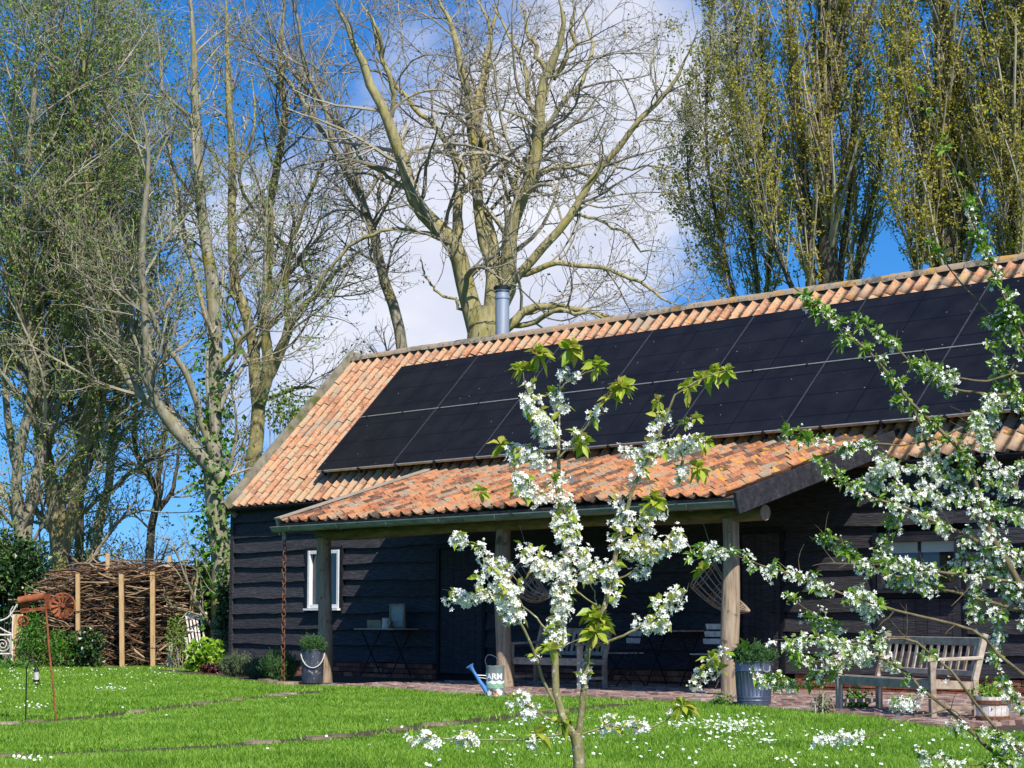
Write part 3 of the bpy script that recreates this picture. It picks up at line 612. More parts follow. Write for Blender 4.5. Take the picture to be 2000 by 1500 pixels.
def gutter(u0, u1, v, z, r, mat, name, parent, up=0.0):
    n = 9; V = []; Fc = []
    for uu, dz in ((u0, 0), (u1, up)):
        for rr in (r, r - .006):
            for i in range(n + 1):
                a = math.pi + math.pi * i / n; V.append((uu, -v + rr * math.cos(a), z + dz + rr * math.sin(a)))
    m = n + 1
    for i in range(n): Fc += [(i, i + 1, 2 * m + i + 1, 2 * m + i), (m + i, 3 * m + i, 3 * m + i + 1, m + i + 1), (i, m + i, m + i + 1, i + 1), (2 * m + i, 2 * m + i + 1, 3 * m + i + 1, 3 * m + i)]
    Fc += [(0, 2 * m, 3 * m, m), (n, m + n, 3 * m + n, 2 * m + n)]
    mb = MB().add(V, Fc)
    for uu in (u0, u1): mb.tube([(uu - .006, -v - r, z), (uu + .006, -v - r, z)], .008, 6)
    mb.tube([(u0, -v - r, z + .002), (u1, -v - r, z + .002)], .009, 6)
    return mb.build(name, mat, parent, True)
gutter(.06, UG1 + .5, VE + .05, ZE - .035, .045, 'black_paint', 'eave_gutter', main_roof)
gutter(UG2 + .05, UEND, VE + .05, ZE - .035, .055, 'black_paint', 'eave_gutter', main_roof)
MB().box((.1, -.10, ZE - .10), (UG1, -.075, ZE - .0)).build('fascia', 'black_paint', main_roof)
# --- porch
mb = MB(); pk = PSL
mb.hexa([on_porch(UG1 + .06, -.03, -.05), on_porch(UG2 - .04, -.03, -.05), on_porch(UG2 - .04, pk, -.05), on_porch(UG1 + .06, pk, -.05), on_porch(UG1 + .06, -.03, 0), on_porch(UG2 - .04, -.03, 0), on_porch(UG2 - .04, pk, 0), on_porch(UG1 + .06, pk, 0)])
porch_roof = mb.build('porch_roof', 'mortar', barn)
PR = int((PSL + .12) / GA)
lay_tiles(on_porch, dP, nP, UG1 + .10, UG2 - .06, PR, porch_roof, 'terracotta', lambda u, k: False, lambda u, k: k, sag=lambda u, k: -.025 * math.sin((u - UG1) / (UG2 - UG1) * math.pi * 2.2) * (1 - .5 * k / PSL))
def verge(u, w, lo, hi, mat, ext0, ext1):
    mb = MB(); mb.hexa([on_porch(u, ext0, lo), on_porch(u + w, ext0, lo), on_porch(u + w, PSL + ext1, lo), on_porch(u, PSL + ext1, lo), on_porch(u, ext0, hi), on_porch(u + w, ext0, hi), on_porch(u + w, PSL + ext1, hi), on_porch(u, PSL + ext1, hi)])
    return bevel(mb.build('bargeboard', mat, porch_roof), .006)
verge(UG1 + .02, .04, -.17, .075, 'pale_verge', -.05, .02)['label'] = 'pale weathered bargeboard'
mb = MB(); mb.hexa([on_porch(UG1 + .02, -.06, .078), on_porch(UG1 + .17, -.06, .078), on_porch(UG1 + .17, PSL, .078), on_porch(UG1 + .02, PSL, .078), on_porch(UG1 + .02, -.06, .10), on_porch(UG1 + .17, -.06, .10), on_porch(UG1 + .17, PSL, .10), on_porch(UG1 + .02, PSL, .10)])
mb.build('verge_capping', 'pale_verge', porch_roof)
verge(UG2 - .02, .045, -.17, .085, 'bargeboard_dark', -.16, .05)['label'] = 'wide dark grey bargeboard'
gutter(UG1 + .03, UG2 - .035, VG + .045, ZG - .0, .072, 'gutter_zinc', 'porch_gutter', porch_roof)
for u in np.arange(UG1 + .5, UG2, 1.12):
    ring = MB(); ring.tube([(u, -(VG + .045) + .076 * math.cos(a), ZG + .076 * math.sin(a)) for a in np.linspace(math.pi * .98, 2 * math.pi * 1.01, 9)], .008, 5); ring.build('gutter_bracket', 'gutter_zinc', porch_roof, True)
# log wall plate and round posts, rafters under the tiles
us = np.linspace(UG1 + .25, UR + .56, 26)
beam = MB().tube([(u, -P_ + .02 * math.sin(u * 1.1), ZT + .085 + .015 * math.sin(u * .7 + 1)) for u in us], [.098 + .006 * math.sin(u * 2.1) for u in us], 12)
beam.build('beam', 'green_log', barn, True)
MB().tube([(UR + .56, -P_ + .02 * math.sin((UR + .56) * 1.1), ZT + .085 + .015 * math.sin((UR + .56) * .7 + 1)), (UR + .565, -P_ + .02 * math.sin((UR + .56) * 1.1), ZT + .085 + .015 * math.sin((UR + .56) * .7 + 1))], .093, 14).build('beam_end', 'weathered_wood', barn, True)
for u, lean, ph in ((UL, -.02, .4), (UM, -.025, 2.), (UR, .012, 4.)):
    zs = np.linspace(0, ZT + .02, 15)
    MB().tube([(u + lean * z / ZT + .012 * math.sin(z * 2.4 + ph), -P_ + .012 * math.sin(z * 1.9 + ph), z) for z in zs], [.113 - .012 * z / ZT + .006 * math.sin(z * 4 + ph) for z in zs], 14).build('post', 'weathered_wood', barn, True)
for u in np.arange(UG1 + .3, UG2, .62):
    mb = MB(); a = on_porch(u, .12, -.12); b = on_porch(u, PSL - .3, -.12); mb.tube([a, b], .05, 7); mb.build('rafter', 'green_log', porch_roof, True)
# flue behind the ridge
fp = on_v(981, 700, VR - .42); fu = fp[0]; fv = -(VR - .42); ftop = on_v(981, 562, VR - .42)[2]
flue = MB().lathe([(.122, ZR - .9), (.122, ftop)], 24, (fu, fv, 0)).build('flue', 'steel', barn, True)
MB().lathe([(.125, ftop - .20), (.137, ftop - .195), (.137, ftop - .15), (.125, ftop - .145)], 24, (fu, fv, 0), False).build('flue_collar', 'steel', flue, True)
MB().lathe([(.135, ftop - .035), (.152, ftop - .03), (.152, ftop + .015), (.12, ftop + .03)], 24, (fu, fv, 0)).build('flue_cap', 'dark_metal', flue, True)
MB().lathe([(.126, ftop - .085), (.129, ftop - .08), (.129, ftop - .07), (.126, ftop - .065)], 24, (fu, fv, 0), False).build('flue_clip', 'dark_metal', flue, True)

# ================================================================== SOLAR PANELS
NCOL = 8; ordn = ['first', 'second', 'third', 'fourth', 'fifth', 'sixth', 'seventh', 'eighth']
pw, phh = W_ - .022, S_ - .02
mbf = MB(); t = .012
for a, b in (((0, 0, 0), (pw, t, .034)), ((0, phh - t, 0), (pw, phh, .034)), ((0, t, 0), (t, phh - t, .034)), ((pw - t, t, 0), (pw, phh - t, .034))): mbf.box(a, b)
fr_me = mbf.mesh('frame'); fr_me.materials.append(M['dark_metal'])
es_me = MB().box((-.017, .0, .02), (-.001, phh, .037)).mesh('edge_strip'); es_me.materials.append(M['panel_edge'])
gl_me = MB().box((t, t, .004), (pw - t, phh - t, .031)).mesh('cells'); gl_me.materials.append(M['solar_cells'])
for row in range(2):
    for c in range(NCOL):
        o = empty('solar_panel'); o.matrix_world = slope_matrix(on_main(UP_ + c * W_ + .011, K_ + row * S_ + .01, OFF_ - .034), dS, nS, (0, 0, 0))
        tag(o, 'black solar panel in the %s row, %s from the gable end' % (('lower', 'upper')[row], ordn[c]), 'solar panel', 'solar panels on the barn roof')
        link('frame', fr_me, None, o); link('cells', gl_me, None, o); link('edge_strip', es_me, None, o)
for k, nm in ((K_ - .012, 'pale mounting rail with clamps along the lower edge of the solar panels'), (K_ + S_, 'thin pale mounting rail between the two rows of solar panels')):
    u1 = UP_ + NCOL * W_; root = empty('mounting_rail', on_main(UP_, k, OFF_)); tag(root, nm, 'rail', 'mounting rails of the solar panels')
    p0 = np.array(root.location); mb = MB()
    def rb(u0, ua, k0, k1, h0, h1): return mb.hexa([on_main(*q) - p0 for q in ((u0, k0, h0), (ua, k0, h0), (ua, k1, h0), (u0, k1, h0), (u0, k0, h1), (ua, k0, h1), (ua, k1, h1), (u0, k1, h1))])
    rb(UP_ + .02, u1, k - .009, k + .009, OFF_ - .03, OFF_ + .008); mb.build('rail', 'alu', root)
    for u in np.arange(UP_ + .18, u1, W_ / 2 * .95):
        mb = MB(); rb(u, u + .035, k - .032, k + .022, OFF_ - (.10 if k < K_ else .01), OFF_ + .012); mb.build('clamp', 'dark_metal', root)

# ================================================================== TREES
def limbs(spec, d0, fx=lambda x, y: (x, y), spread=.35, K=18, lean=None):
    """spec: list of (polyline in photograph pixels, start width px, end width px[, depth drift]); each limb leaves its own depth plane"""
    P = []; Rr = []
    for s in spec:
        pts = [fx(*p) for p in s[0]]; w0, w1 = s[1], s[2]; n = len(pts)
        L = sum(math.hypot(pts[i + 1][0] - pts[i][0], pts[i + 1][1] - pts[i][1]) for i in range(n - 1)) / F * d0
        start = s[4] if len(s) > 4 else 0.0
        drift = s[3] if len(s) > 3 else rng.normal(0, spread)
        q = []
        for i, (x, y) in enumerate(pts):
            t = i / (n - 1); q.append(at(x, y, d0 + start + drift * L * t ** 1.3))
        a, r = resample(q, np.linspace(w0, w1, n) / 2 / F * d0, K); P.append(a); r = r * np.interp(np.linspace(0, 1, K), [0, .8, 1], [1, 1, .35 if w1 < 20 else 1]); Rr.append(r)
    return np.array(P), np.array(Rr)
def wobble(P, amp):
    n = rng.normal(size=P.shape) * amp; n[:, 0] = 0; n[:, 1:-1] = (n[:, :-2] + n[:, 1:-1] + n[:, 2:]) / 2
    return P + n
def make_tree(name, label, base, parts, group='trees behind the barn', cat='tree'):
    root = empty(name, base); tag(root, label, cat, group); b = np.asarray(base)
    for nm, V, Fc, mat, sm, kind in parts:
        if len(V) == 0: continue
        o = link(nm, np_mesh(nm, V - b, Fc, sm), mat, root)
        if kind: o['kind'] = kind
    return root
Z2 = lambda X, Y: (X * .4, 500 + Y * .4)            # crops the limbs were traced on
Z3 = lambda X, Y: (600 + X * .4667, Y * .4667)
Z4 = lambda X, Y: (1300 + X * .4, Y * .4)
Z1 = lambda X, Y: (X * .35, Y * .35)
def ext(lst, fa, more, fb): return [fa(*p) for p in lst] + [fb(*p) for p in more]

# ---- the ash behind the flue
D_ASH = 40.0
ash = [
 ([(742, 1640), (738, 1500), (735, 1420), (738, 1340), (745, 1280)], 150, 105, 0),
 ([(722, 1420), (690, 1310), (655, 1180), (625, 1080), (580, 990), (500, 900), (435, 800), (405, 680), (370, 560), (325, 460), (270, 350), (240, 250), (195, 140), (150, 30), (120, -60)], 84, 15, -.10),
 ([(625, 1085), (632, 960), (625, 850), (655, 810), (700, 775), (738, 690), (742, 580), (718, 460), (735, 380), (735, 250), (770, 130), (800, 40), (820, -60)], 42, 14, .2),
 ([(765, 1400), (778, 1290), (775, 1200), (770, 1100), (735, 960), (707, 820), (692, 660), (678, 430), (655, 290), (622, 120), (560, 10), (540, -50)], 62, 17, .05),
 ([(805, 1190), (795, 1080), (765, 970), (735, 890), (712, 800), (720, 640), (715, 500), (745, 290), (765, 160), (745, 60), (700, -20)], 46, 14, .25),
 ([(770, 1340), (800, 1250), (828, 1180), (848, 1020), (880, 890), (930, 740), (955, 620), (975, 500), (1000, 350), (1040, 230), (1065, 130), (1052, 40), (1040, -50)], 78, 17, -.1),
 ([(800, 1240), (865, 1165), (930, 1110), (1040, 975), (1110, 870), (1210, 750), (1290, 650), (1390, 510), (1490, 420), (1550, 310), (1600, 190), (1610, 110)], 42, 9, -.15),
 ([(880, 1150), (1000, 1120), (1090, 1105), (1270, 1130), (1390, 1180), (1480, 1245), (1600, 1290)], 26, 8, -.2),
 ([(790, 1400), (850, 1370), (940, 1305), (1040, 1275), (1160, 1290), (1240, 1325), (1420, 1330)], 44, 11, -.3),
 ([(850, 1355), (1000, 1335), (1080, 1312), (1200, 1330), (1330, 1335)], 24, 9, -.5),
 ([(865, 800), (870, 745), (920, 650), (1000, 555), (1080, 420), (1160, 360), (1195, 230), (1180, 90), (1130, 10)], 28, 9, .3),
 ([(848, 850), (820, 720), (790, 590), (755, 430), (750, 320)], 16, 7, .3),
 ([(995, 300), (950, 200), (920, 90), (890, 0)], 20, 9, .2),
 ([(1030, 330), (1095, 230), (1110, 110), (1140, 0)], 24, 9, -.2),
 ([(650, 745), (590, 610), (540, 540), (440, 450), (350, 330), (300, 200), (270, 90), (210, 0)], 26, 12, .15),
 ([(350, 520), (360, 430), (320, 250), (290, 130), (240, 40)], 24, 12, -.25),
 ([(950, 480), (920, 330), (870, 200), (820, 110), (740, 0)], 18, 7, .3),
 ([(1110, 905), (1200, 910), (1330, 960), (1420, 1040), (1500, 1060)], 14, 5, .2),
 ([(960, 720), (1080, 700), (1250, 690), (1400, 700), (1560, 740)], 15, 5, -.2),
 ([(665, 1300), (560, 1230), (480, 1130), (470, 1080)], 14, 5, .2),
 ([(430, 800), (330, 740), (230, 660), (150, 540), (60, 450)], 18, 7, .2),
 ([(580, 980), (450, 960), (300, 980), (180, 1040), (80, 1150), (-20, 1250)], 16, 12, .25),
]
P, Rr = limbs(ash, D_ASH, Z3, K=20)
Rr *= .5                                       # widths above were read on the enlarged crop
P[1:] = wobble(P[1:], .05)
g1, r1 = grow(P[1:], Rr[1:], 240, (1.2, 3.2), (30, 70), (.15, 1), up=.02, wig=.17, K=9, rr=.38, rmin=.009)
g2, r2_ = grow(g1, r1, 1500, (.5, 1.5), (30, 70), (.2, 1), up=.10, wig=.2, K=7, rr=.6, rmin=.007)
g3, r3 = grow(g2, r2_, 3600, (.16, .5), (30, 75), (.3, 1), up=.16, wig=.18, K=5, rr=.7, rmin=.0042, tip=.9)
tr = np_tubes(P, Rr, 10); tw = join([np_tubes(g1, r1, 5), np_tubes(g2, r2_, 4), np_tubes(g3, r3, 3)])
tips = np.concatenate([g3[:, -1], g2[:, -1]]); bl = np_leaves(tips, rng.uniform(.04, .09, len(tips)), asp=.5)
make_tree('ash_tree', 'large bare ash tree with forking yellowish trunk behind the steel flue', at(945, 700, D_ASH) * [1, 1, 0], [('trunk', *tr, 'bark_ash', True, None), ('twigs', *tw, 'twig', False, 'stuff'), ('buds', *bl, 'twig', False, 'stuff')])

def simple_tree(name, label, spec, d0, fx, bark, n1=60, n2=500, n3=1500, leaf=0, lsize=(.05, .095), K=18, wscale=.5, upw=.12, leafmat='leaf_spring', L1=(1., 2.8), L2=(.5, 1.4), L3=(.2, .55), basepx=None, extra=None, spread=.22, ang=(25, 60)):
    P, Rr = limbs(spec, d0, fx, K=K, spread=spread); Rr = Rr * wscale; P[:, :] = wobble(P, .025)
    base = P[np.argmin(P[:, 0, 2]), 0].copy()
    if base[2] > 0.05:
        q, rq = resample([base * [1, 1, 0] + [0, 0, -.1], base * [1, 1, .5] + [.04, 0, 0], base + [0, 0, .1]], np.full(3, Rr[np.argmin(P[:, 0, 2]), 0]), K)
        P = np.concatenate([P, q[None]]); Rr = np.concatenate([Rr, rq[None] * 1.08])
    base[2] = 0
    a1, b1 = grow(P, Rr, n1, L1, ang, (.2, 1), up=upw * .6, wig=.13, K=9, rr=.42, rmin=.009)
    a2, b2 = grow(np.concatenate([a1]), b1, n2, L2, ang, (.2, 1), up=upw, wig=.17, K=7, rr=.6, rmin=.007)
    a3, b3 = grow(a2, b2, n3, L3, ang, (.2, 1), up=upw, wig=.17, K=5, rr=.7, rmin=.004, tip=.9)
    parts = [('trunk', *np_tubes(P, Rr, 9), bark, True, None), ('twigs', *join([np_tubes(a1, b1, 5), np_tubes(a2, b2, 4), np_tubes(a3, b3, 3)]), 'twig', False, 'stuff')]
    if leaf:
        leaf = int(leaf * 3.6); c = np.concatenate([sample_on(a3, int(leaf * .7)), sample_on(a2, int(leaf * .3))]) + rng.normal(0, .05, (int(leaf * .7) + int(leaf * .3), 3))
        parts.append(('crown', *np_leaves(c, rng.uniform(lsize[0], lsize[1], len(c))), leafmat, False, 'stuff'))
    if extra: parts += extra(P)
    return make_tree(name, label, base, parts)
# ---- left of the barn, traced one by one
def mix(lo, hi=()): return [Z2(*p) for p in lo] + [Z1(*p) for p in hi]
I = lambda x, y: (x, y)
simple_tree('bare_tree', 'slim bare tree leaning left behind the barn ridge, left of the ash',
    [([Z3(*p) for p in ((405, 1560), (398, 1470), (370, 1310), (320, 1180), (285, 1010), (245, 890), (205, 790), (130, 660), (60, 540))] + [Z1(*p) for p in ((1780, 720), (1640, 480), (1480, 330), (1330, 240))], 26, 8, .05),
     ([Z3(*p) for p in ((245, 890), (200, 700), (160, 580), (100, 480), (0, 380))] + [(560, 120), (520, 40)], 13, 6, .2),
     ([Z3(*p) for p in ((120, 640), (80, 450), (20, 330))] + [(590, 80), (570, -30)], 12, 6, -.2),
     ([Z3(*p) for p in ((290, 1010), (220, 900), (120, 880), (20, 940))], 8, 4, .2)],
    42.0, I, 'bark_left', 70, 600, 1500, leaf=0, wscale=.95)
simple_tree('field_tree', 'twin-stemmed tree with yellow-green trunk rising behind the gable verge',
    [(mix([(1215, 1180), (1235, 1000), (1250, 850), (1262, 700), (1245, 500), (1240, 350), (1165, 200), (1135, 20)], [(1290, 1100), (1300, 850), (1265, 400), (1270, 0), (1275, -100)]), 34, 8, .05),
     (mix([(1268, 720), (1312, 560), (1290, 420), (1300, 200), (1305, 20)], [(1500, 1150), (1555, 850), (1590, 600), (1565, 400), (1590, 0), (1600, -90)]), 26, 7, -.1),
     (mix([(1312, 600), (1380, 430), (1440, 300), (1560, 160), (1680, 60), (1760, -40)]), 17, 6, .2),
     (mix([(1320, 530), (1395, 380), (1390, 200), (1420, 20)], [(1620, 1380), (1700, 1180), (1780, 980), (1880, 700)]), 14, 5, -.2),
     (mix([(1300, 700), (1400, 660), (1500, 640), (1560, 660)]), 9, 4, -.3),
     (mix([(1245, 420), (1330, 330), (1460, 200), (1500, 90)], [(1350, 1050), (1420, 700), (1400, 420)]), 12, 5, .3)],
    44.0, I, 'bark_ash', 110, 900, 2400, leaf=900, wscale=.98)
ivy_pts = [None]
def ivy_on(P):
    q = P[0]; n = 1500; t = rng.beta(1.2, 2.2, n) * 9; k = t.astype(int); f = (t - k)[:, None]; c = q[k] * (1 - f) + q[np.minimum(k + 1, len(q) - 1)] * f
    c = c + rng.normal(0, .24, (n, 3)) * [1, 1, .6]; V, Fc = np_leaves(c, rng.uniform(.08, .15, n), asp=.8)
    return [('ivy', V, Fc, 'leaf_nettle', False, 'stuff')]
simple_tree('pollard_tree', 'thick ivy-clad pollard trunk with sawn limb beside the barn corner',
    [(mix([(1085, 1850), (1080, 1700), (1075, 1500), (1055, 1300), (1045, 1150), (1030, 1020), (1042, 900), (1040, 700), (1050, 500), (1038, 300), (1022, 20)], [(1150, 1420), (1120, 1180), (1100, 800), (1085, 500), (1075, 200), (1062, -20), (1055, -120)]), 46, 12, .05),
     (mix([(1090, 1085), (1030, 1030), (960, 960), (860, 860), (780, 740), (742, 620), (722, 450), (700, 200), (690, 20)], [(800, 1250), (830, 900), (800, 600)]), 30, 9, -.15),
     (mix([(960, 955), (880, 860), (800, 760), (660, 640), (600, 540), (545, 400), (480, 280), (390, 80)], [(330, 1250), (240, 1000)]), 22, 8, .1),
     (mix([(1055, 1000), (1030, 900), (980, 800), (930, 620), (880, 530), (800, 420), (740, 260), (680, 190), (600, 80)]), 18, 7, -.2),
     (mix([(1070, 760), (1120, 640), (1180, 560), (1230, 480), (1290, 300)], [(1480, 1300), (1500, 1000)]), 11, 5, .2),
     (mix([(1060, 560), (1130, 480), (1200, 380), (1290, 290)]), 12, 5, -.3),
     (mix([(1040, 400), (990, 250), (950, 100)], [(1010, 1250), (960, 900), (900, 500), (860, 100)]), 12, 6, .2)],
    38.5, I, 'bark_left', 120, 900, 2400, leaf=1400, wscale=.98, extra=ivy_on)
simple_tree('young_tree', 'small dark tree with curved branches between the brush pile and the ivy-clad trunk',
    [(mix([(720, 1640), (725, 1480), (740, 1350), (765, 1230), (780, 1160), (740, 1080), (690, 1010), (652, 860), (660, 700), (690, 500), (690, 300)]), 19, 6, .05),
     (mix([(775, 1240), (840, 1130), (870, 1010), (880, 900)]), 11, 4, .2), (mix([(775, 1160), (790, 960), (812, 700), (800, 500), (830, 300)]), 12, 5, -.2),
     (mix([(745, 1090), (640, 1010), (560, 1060)]), 8, 3, .2)], 45.0, I, 'bark_poplar', 50, 400, 1200, leaf=700, wscale=.98)
simple_tree('grey_tree', 'pale grey trunk with a long side branch rising right of the multi-stemmed tree',
    [(mix([(440, 1650), (450, 1500), (482, 1300), (520, 1150), (542, 1000), (562, 800), (590, 600), (620, 350), (645, 50)], [(780, 1250), (760, 900), (720, 500), (690, 100), (680, -80)]), 21, 7, .05),
     (mix([(522, 1150), (600, 1090), (680, 1030), (780, 970), (880, 900)]), 12, 4, -.2),
     (mix([(560, 820), (620, 700), (660, 500), (640, 300)]), 9, 4, .2), (mix([(620, 350), (580, 200), (560, 50)], [(520, 1200), (560, 800), (600, 500)]), 9, 4, .3)],
    43.0, I, 'bark_left', 80, 700, 2200, leaf=3200, wscale=.98)
simple_tree('grey_tree', 'pale slender trunk standing close in front of the multi-stemmed tree',
    [(mix([(395, 1680), (380, 1500), (385, 1330), (380, 1200), (415, 1030), (470, 880), (505, 600), (520, 400)], [(530, 1250), (580, 900), (610, 600), (600, 300), (640, 0), (650, -80)]), 20, 7, 0),
     (mix([(440, 950), (370, 800), (340, 700), (300, 560)]), 9, 4, .2), (mix([(505, 600), (560, 500), (640, 380), (700, 240)]), 9, 4, -.2)],
    42.0, I, 'bark_left', 80, 700, 2400, leaf=3600, wscale=.98)
simple_tree('alder_tree', 'multi-stemmed mossy tree with fresh leaves left of the brush pile',
    [(mix([(290, 1720), (290, 1450), (262, 1300), (252, 1150), (230, 1000), (182, 800), (162, 500), (182, 200), (182, 20)], [(400, 1300), (420, 900), (380, 500), (340, 100), (330, -60)]), 34, 8, -.05),
     (mix([(295, 1500), (290, 1320), (300, 1130), (390, 990), (440, 850), (492, 700), (522, 480), (552, 200), (562, 20)], [(560, 1250), (600, 800), (580, 400), (560, 0)]), 30, 8, .1),
     (mix([(300, 1480), (350, 1300), (382, 1050), (412, 900), (432, 700), (452, 450), (472, 200), (482, 20)], [(470, 1200), (480, 800), (450, 300), (440, -50)]), 26, 8, -.1),
     (mix([(250, 1350), (190, 1270), (160, 1210)]), 18, 10, .2), (mix([(280, 1330), (400, 1260), (500, 1160)]), 14, 7, .3)],
    41.0, I, 'bark_ash', 150, 1200, 3800, leaf=6000, wscale=.98, L1=(1.6, 3.8), L2=(.6, 1.7))
simple_tree('alder_tree', 'leafy tree at the left edge behind the dark ivy bush',
    [(mix([(120, 1750), (110, 1450), (70, 1240), (0, 1150), (-60, 1000)]), 26, 8, .05),
     (mix([(120, 1500), (125, 1300), (160, 1100), (200, 950), (216, 700), (236, 400), (290, 180), (320, 0)], [(300, 1250), (330, 900), (280, 500), (300, 100), (310, -60)]), 26, 8, .1),
     (mix([(105, 1400), (92, 1250), (92, 1000), (158, 650), (150, 400), (130, 100)], [(130, 1250), (150, 900), (200, 500), (220, 100), (230, -60)]), 24, 8, -.1),
     (mix([(92, 1050), (40, 850), (20, 600), (50, 300), (40, 50)], [(60, 1200), (70, 800), (100, 400), (140, 50)]), 16, 6, .1)],
    40.0, I, 'bark_left', 150, 1200, 3800, leaf=7000, wscale=.98, L1=(1.6, 3.8), L2=(.6, 1.7))

# ---- poplars on the right
def poplar(label, spec, d0, n1, n2, leaf, wscale=.4):
    P, Rr = limbs(spec, d0, Z4, K=18, spread=.06); Rr = Rr * wscale; P = wobble(P, .03)
    low = np.argmin(P[:, 0, 2]); base = P[low, 0].copy(); q, rq = resample([base * [1, 1, 0] + [0, 0, -.1], base * [1, 1, .5], base + [0, 0, .2]], np.full(3, Rr[low, 0] * 1.1), 18)
    P = np.concatenate([P, q[None]]); Rr = np.concatenate([Rr, rq[None]]); base[2] = 0
    a1, b1 = grow(P[:-1], Rr[:-1], n1, (1.4, 3.6), (14, 34), (.02, .95), up=.22, wig=.07, K=9, rr=.28, rmin=.009)
    a2, b2 = grow(a1, b1, n2, (.4, 1.2), (14, 40), (.1, 1), up=.22, wig=.10, K=6, rr=.6, rmin=.007)
    a3, b3 = grow(np.concatenate([a1]), b1, n2 * 2, (.12, .4), (30, 75), (.1, 1), up=.15, wig=.1, K=4, rr=.6, rmin=.006, tip=.9)
    leaf = int(leaf * 2.4); c = np.concatenate([sample_on(a3, int(leaf * .55), (.3, 1)), sample_on(a2, int(leaf * .45), (.1, 1))]); c = c + rng.normal(0, .05, c.shape)
    make_tree('poplar_tree', label, base, [('trunk', *np_tubes(P, Rr, 9), 'bark_poplar', True, None), ('twigs', *join([np_tubes(a1, b1, 5), np_tubes(a2, b2, 3), np_tubes(a3, b3, 3)]), 'twig_poplar', False, 'stuff'),
                    ('crown', *np_leaves(c, rng.uniform(.05, .10, len(c)), asp=.75), 'leaf_poplar', False, 'stuff')], 'poplars behind the barn')
poplar('tall poplar with two dark trunks close together behind the ridge',
    [([(805, 1700), (800, 1400), (790, 1100), (762, 800), (762, 600), (790, 350), (790, 0), (790, -150)], 105, 80, 0),
     ([(705, 1700), (702, 1400), (695, 1150), (690, 900), (660, 650), (625, 400), (600, 0), (590, -150)], 60, 22, .03),
     ([(900, 1500), (960, 1200), (1020, 950), (1065, 700), (1090, 400), (1100, 150), (1110, -100)], 40, 18, 0),
     ([(850, 1400), (900, 1000), (920, 700), (940, 450), (965, 170), (1010, 0), (1030, -120)], 34, 16, -.1),
     ([(800, 700), (840, 400), (880, 150), (900, -80)], 26, 14, .1), ([(640, 1450), (590, 1350), (500, 1080), (445, 860), (405, 650), (372, 400), (335, 0), (325, -100)], 30, 12, -.08)],
    48.0, 330, 1050, 10500)
poplar('leafy yellow-green poplar nearest the bare ash',
    [([(480, 1700), (440, 1350), (420, 1100), (400, 800), (330, 500), (300, 200), (290, -100)], 28, 14, 0), ([(400, 1650), (310, 1350), (235, 1000), (205, 700), (200, 400), (230, 100), (240, -80)], 22, 9, .05),
     ([(480, 1600), (520, 1200), (520, 850), (480, 500), (470, 100), (480, -100)], 26, 12, -.05), ([(330, 1450), (260, 1250), (160, 1050), (110, 850), (100, 600)], 12, 6, .05)],
    50.0, 220, 800, 8000)
poplar('dense yellow-green poplar left of the trunk at the right edge',
    [([(1385, 1700), (1382, 1300), (1382, 1000), (1370, 700), (1360, 300), (1340, 0), (1330, -120)], 88, 66, 0), ([(1330, 1500), (1300, 1000), (1230, 600), (1190, 200), (1180, -80)], 28, 14, .05),
     ([(1420, 1500), (1480, 1000), (1540, 600), (1560, 200), (1560, -80)], 28, 14, -.05), ([(1250, 1500), (1180, 1100), (1150, 800), (1140, 500)], 18, 9, .1)],
    46.0, 330, 1100, 12500)
poplar('poplar with thick furrowed trunk at the right edge of the picture',
    [([(1700, 1700), (1712, 1250), (1708, 800), (1718, 300), (1725, 0), (1725, -120)], 84, 66, 0), ([(1680, 1500), (1650, 1000), (1640, 500), (1660, 100), (1660, -80)], 26, 14, .05), ([(1750, 1500), (1790, 1000), (1800, 500), (1810, 0)], 26, 14, -.05)],
    45.0, 220, 800, 8500)

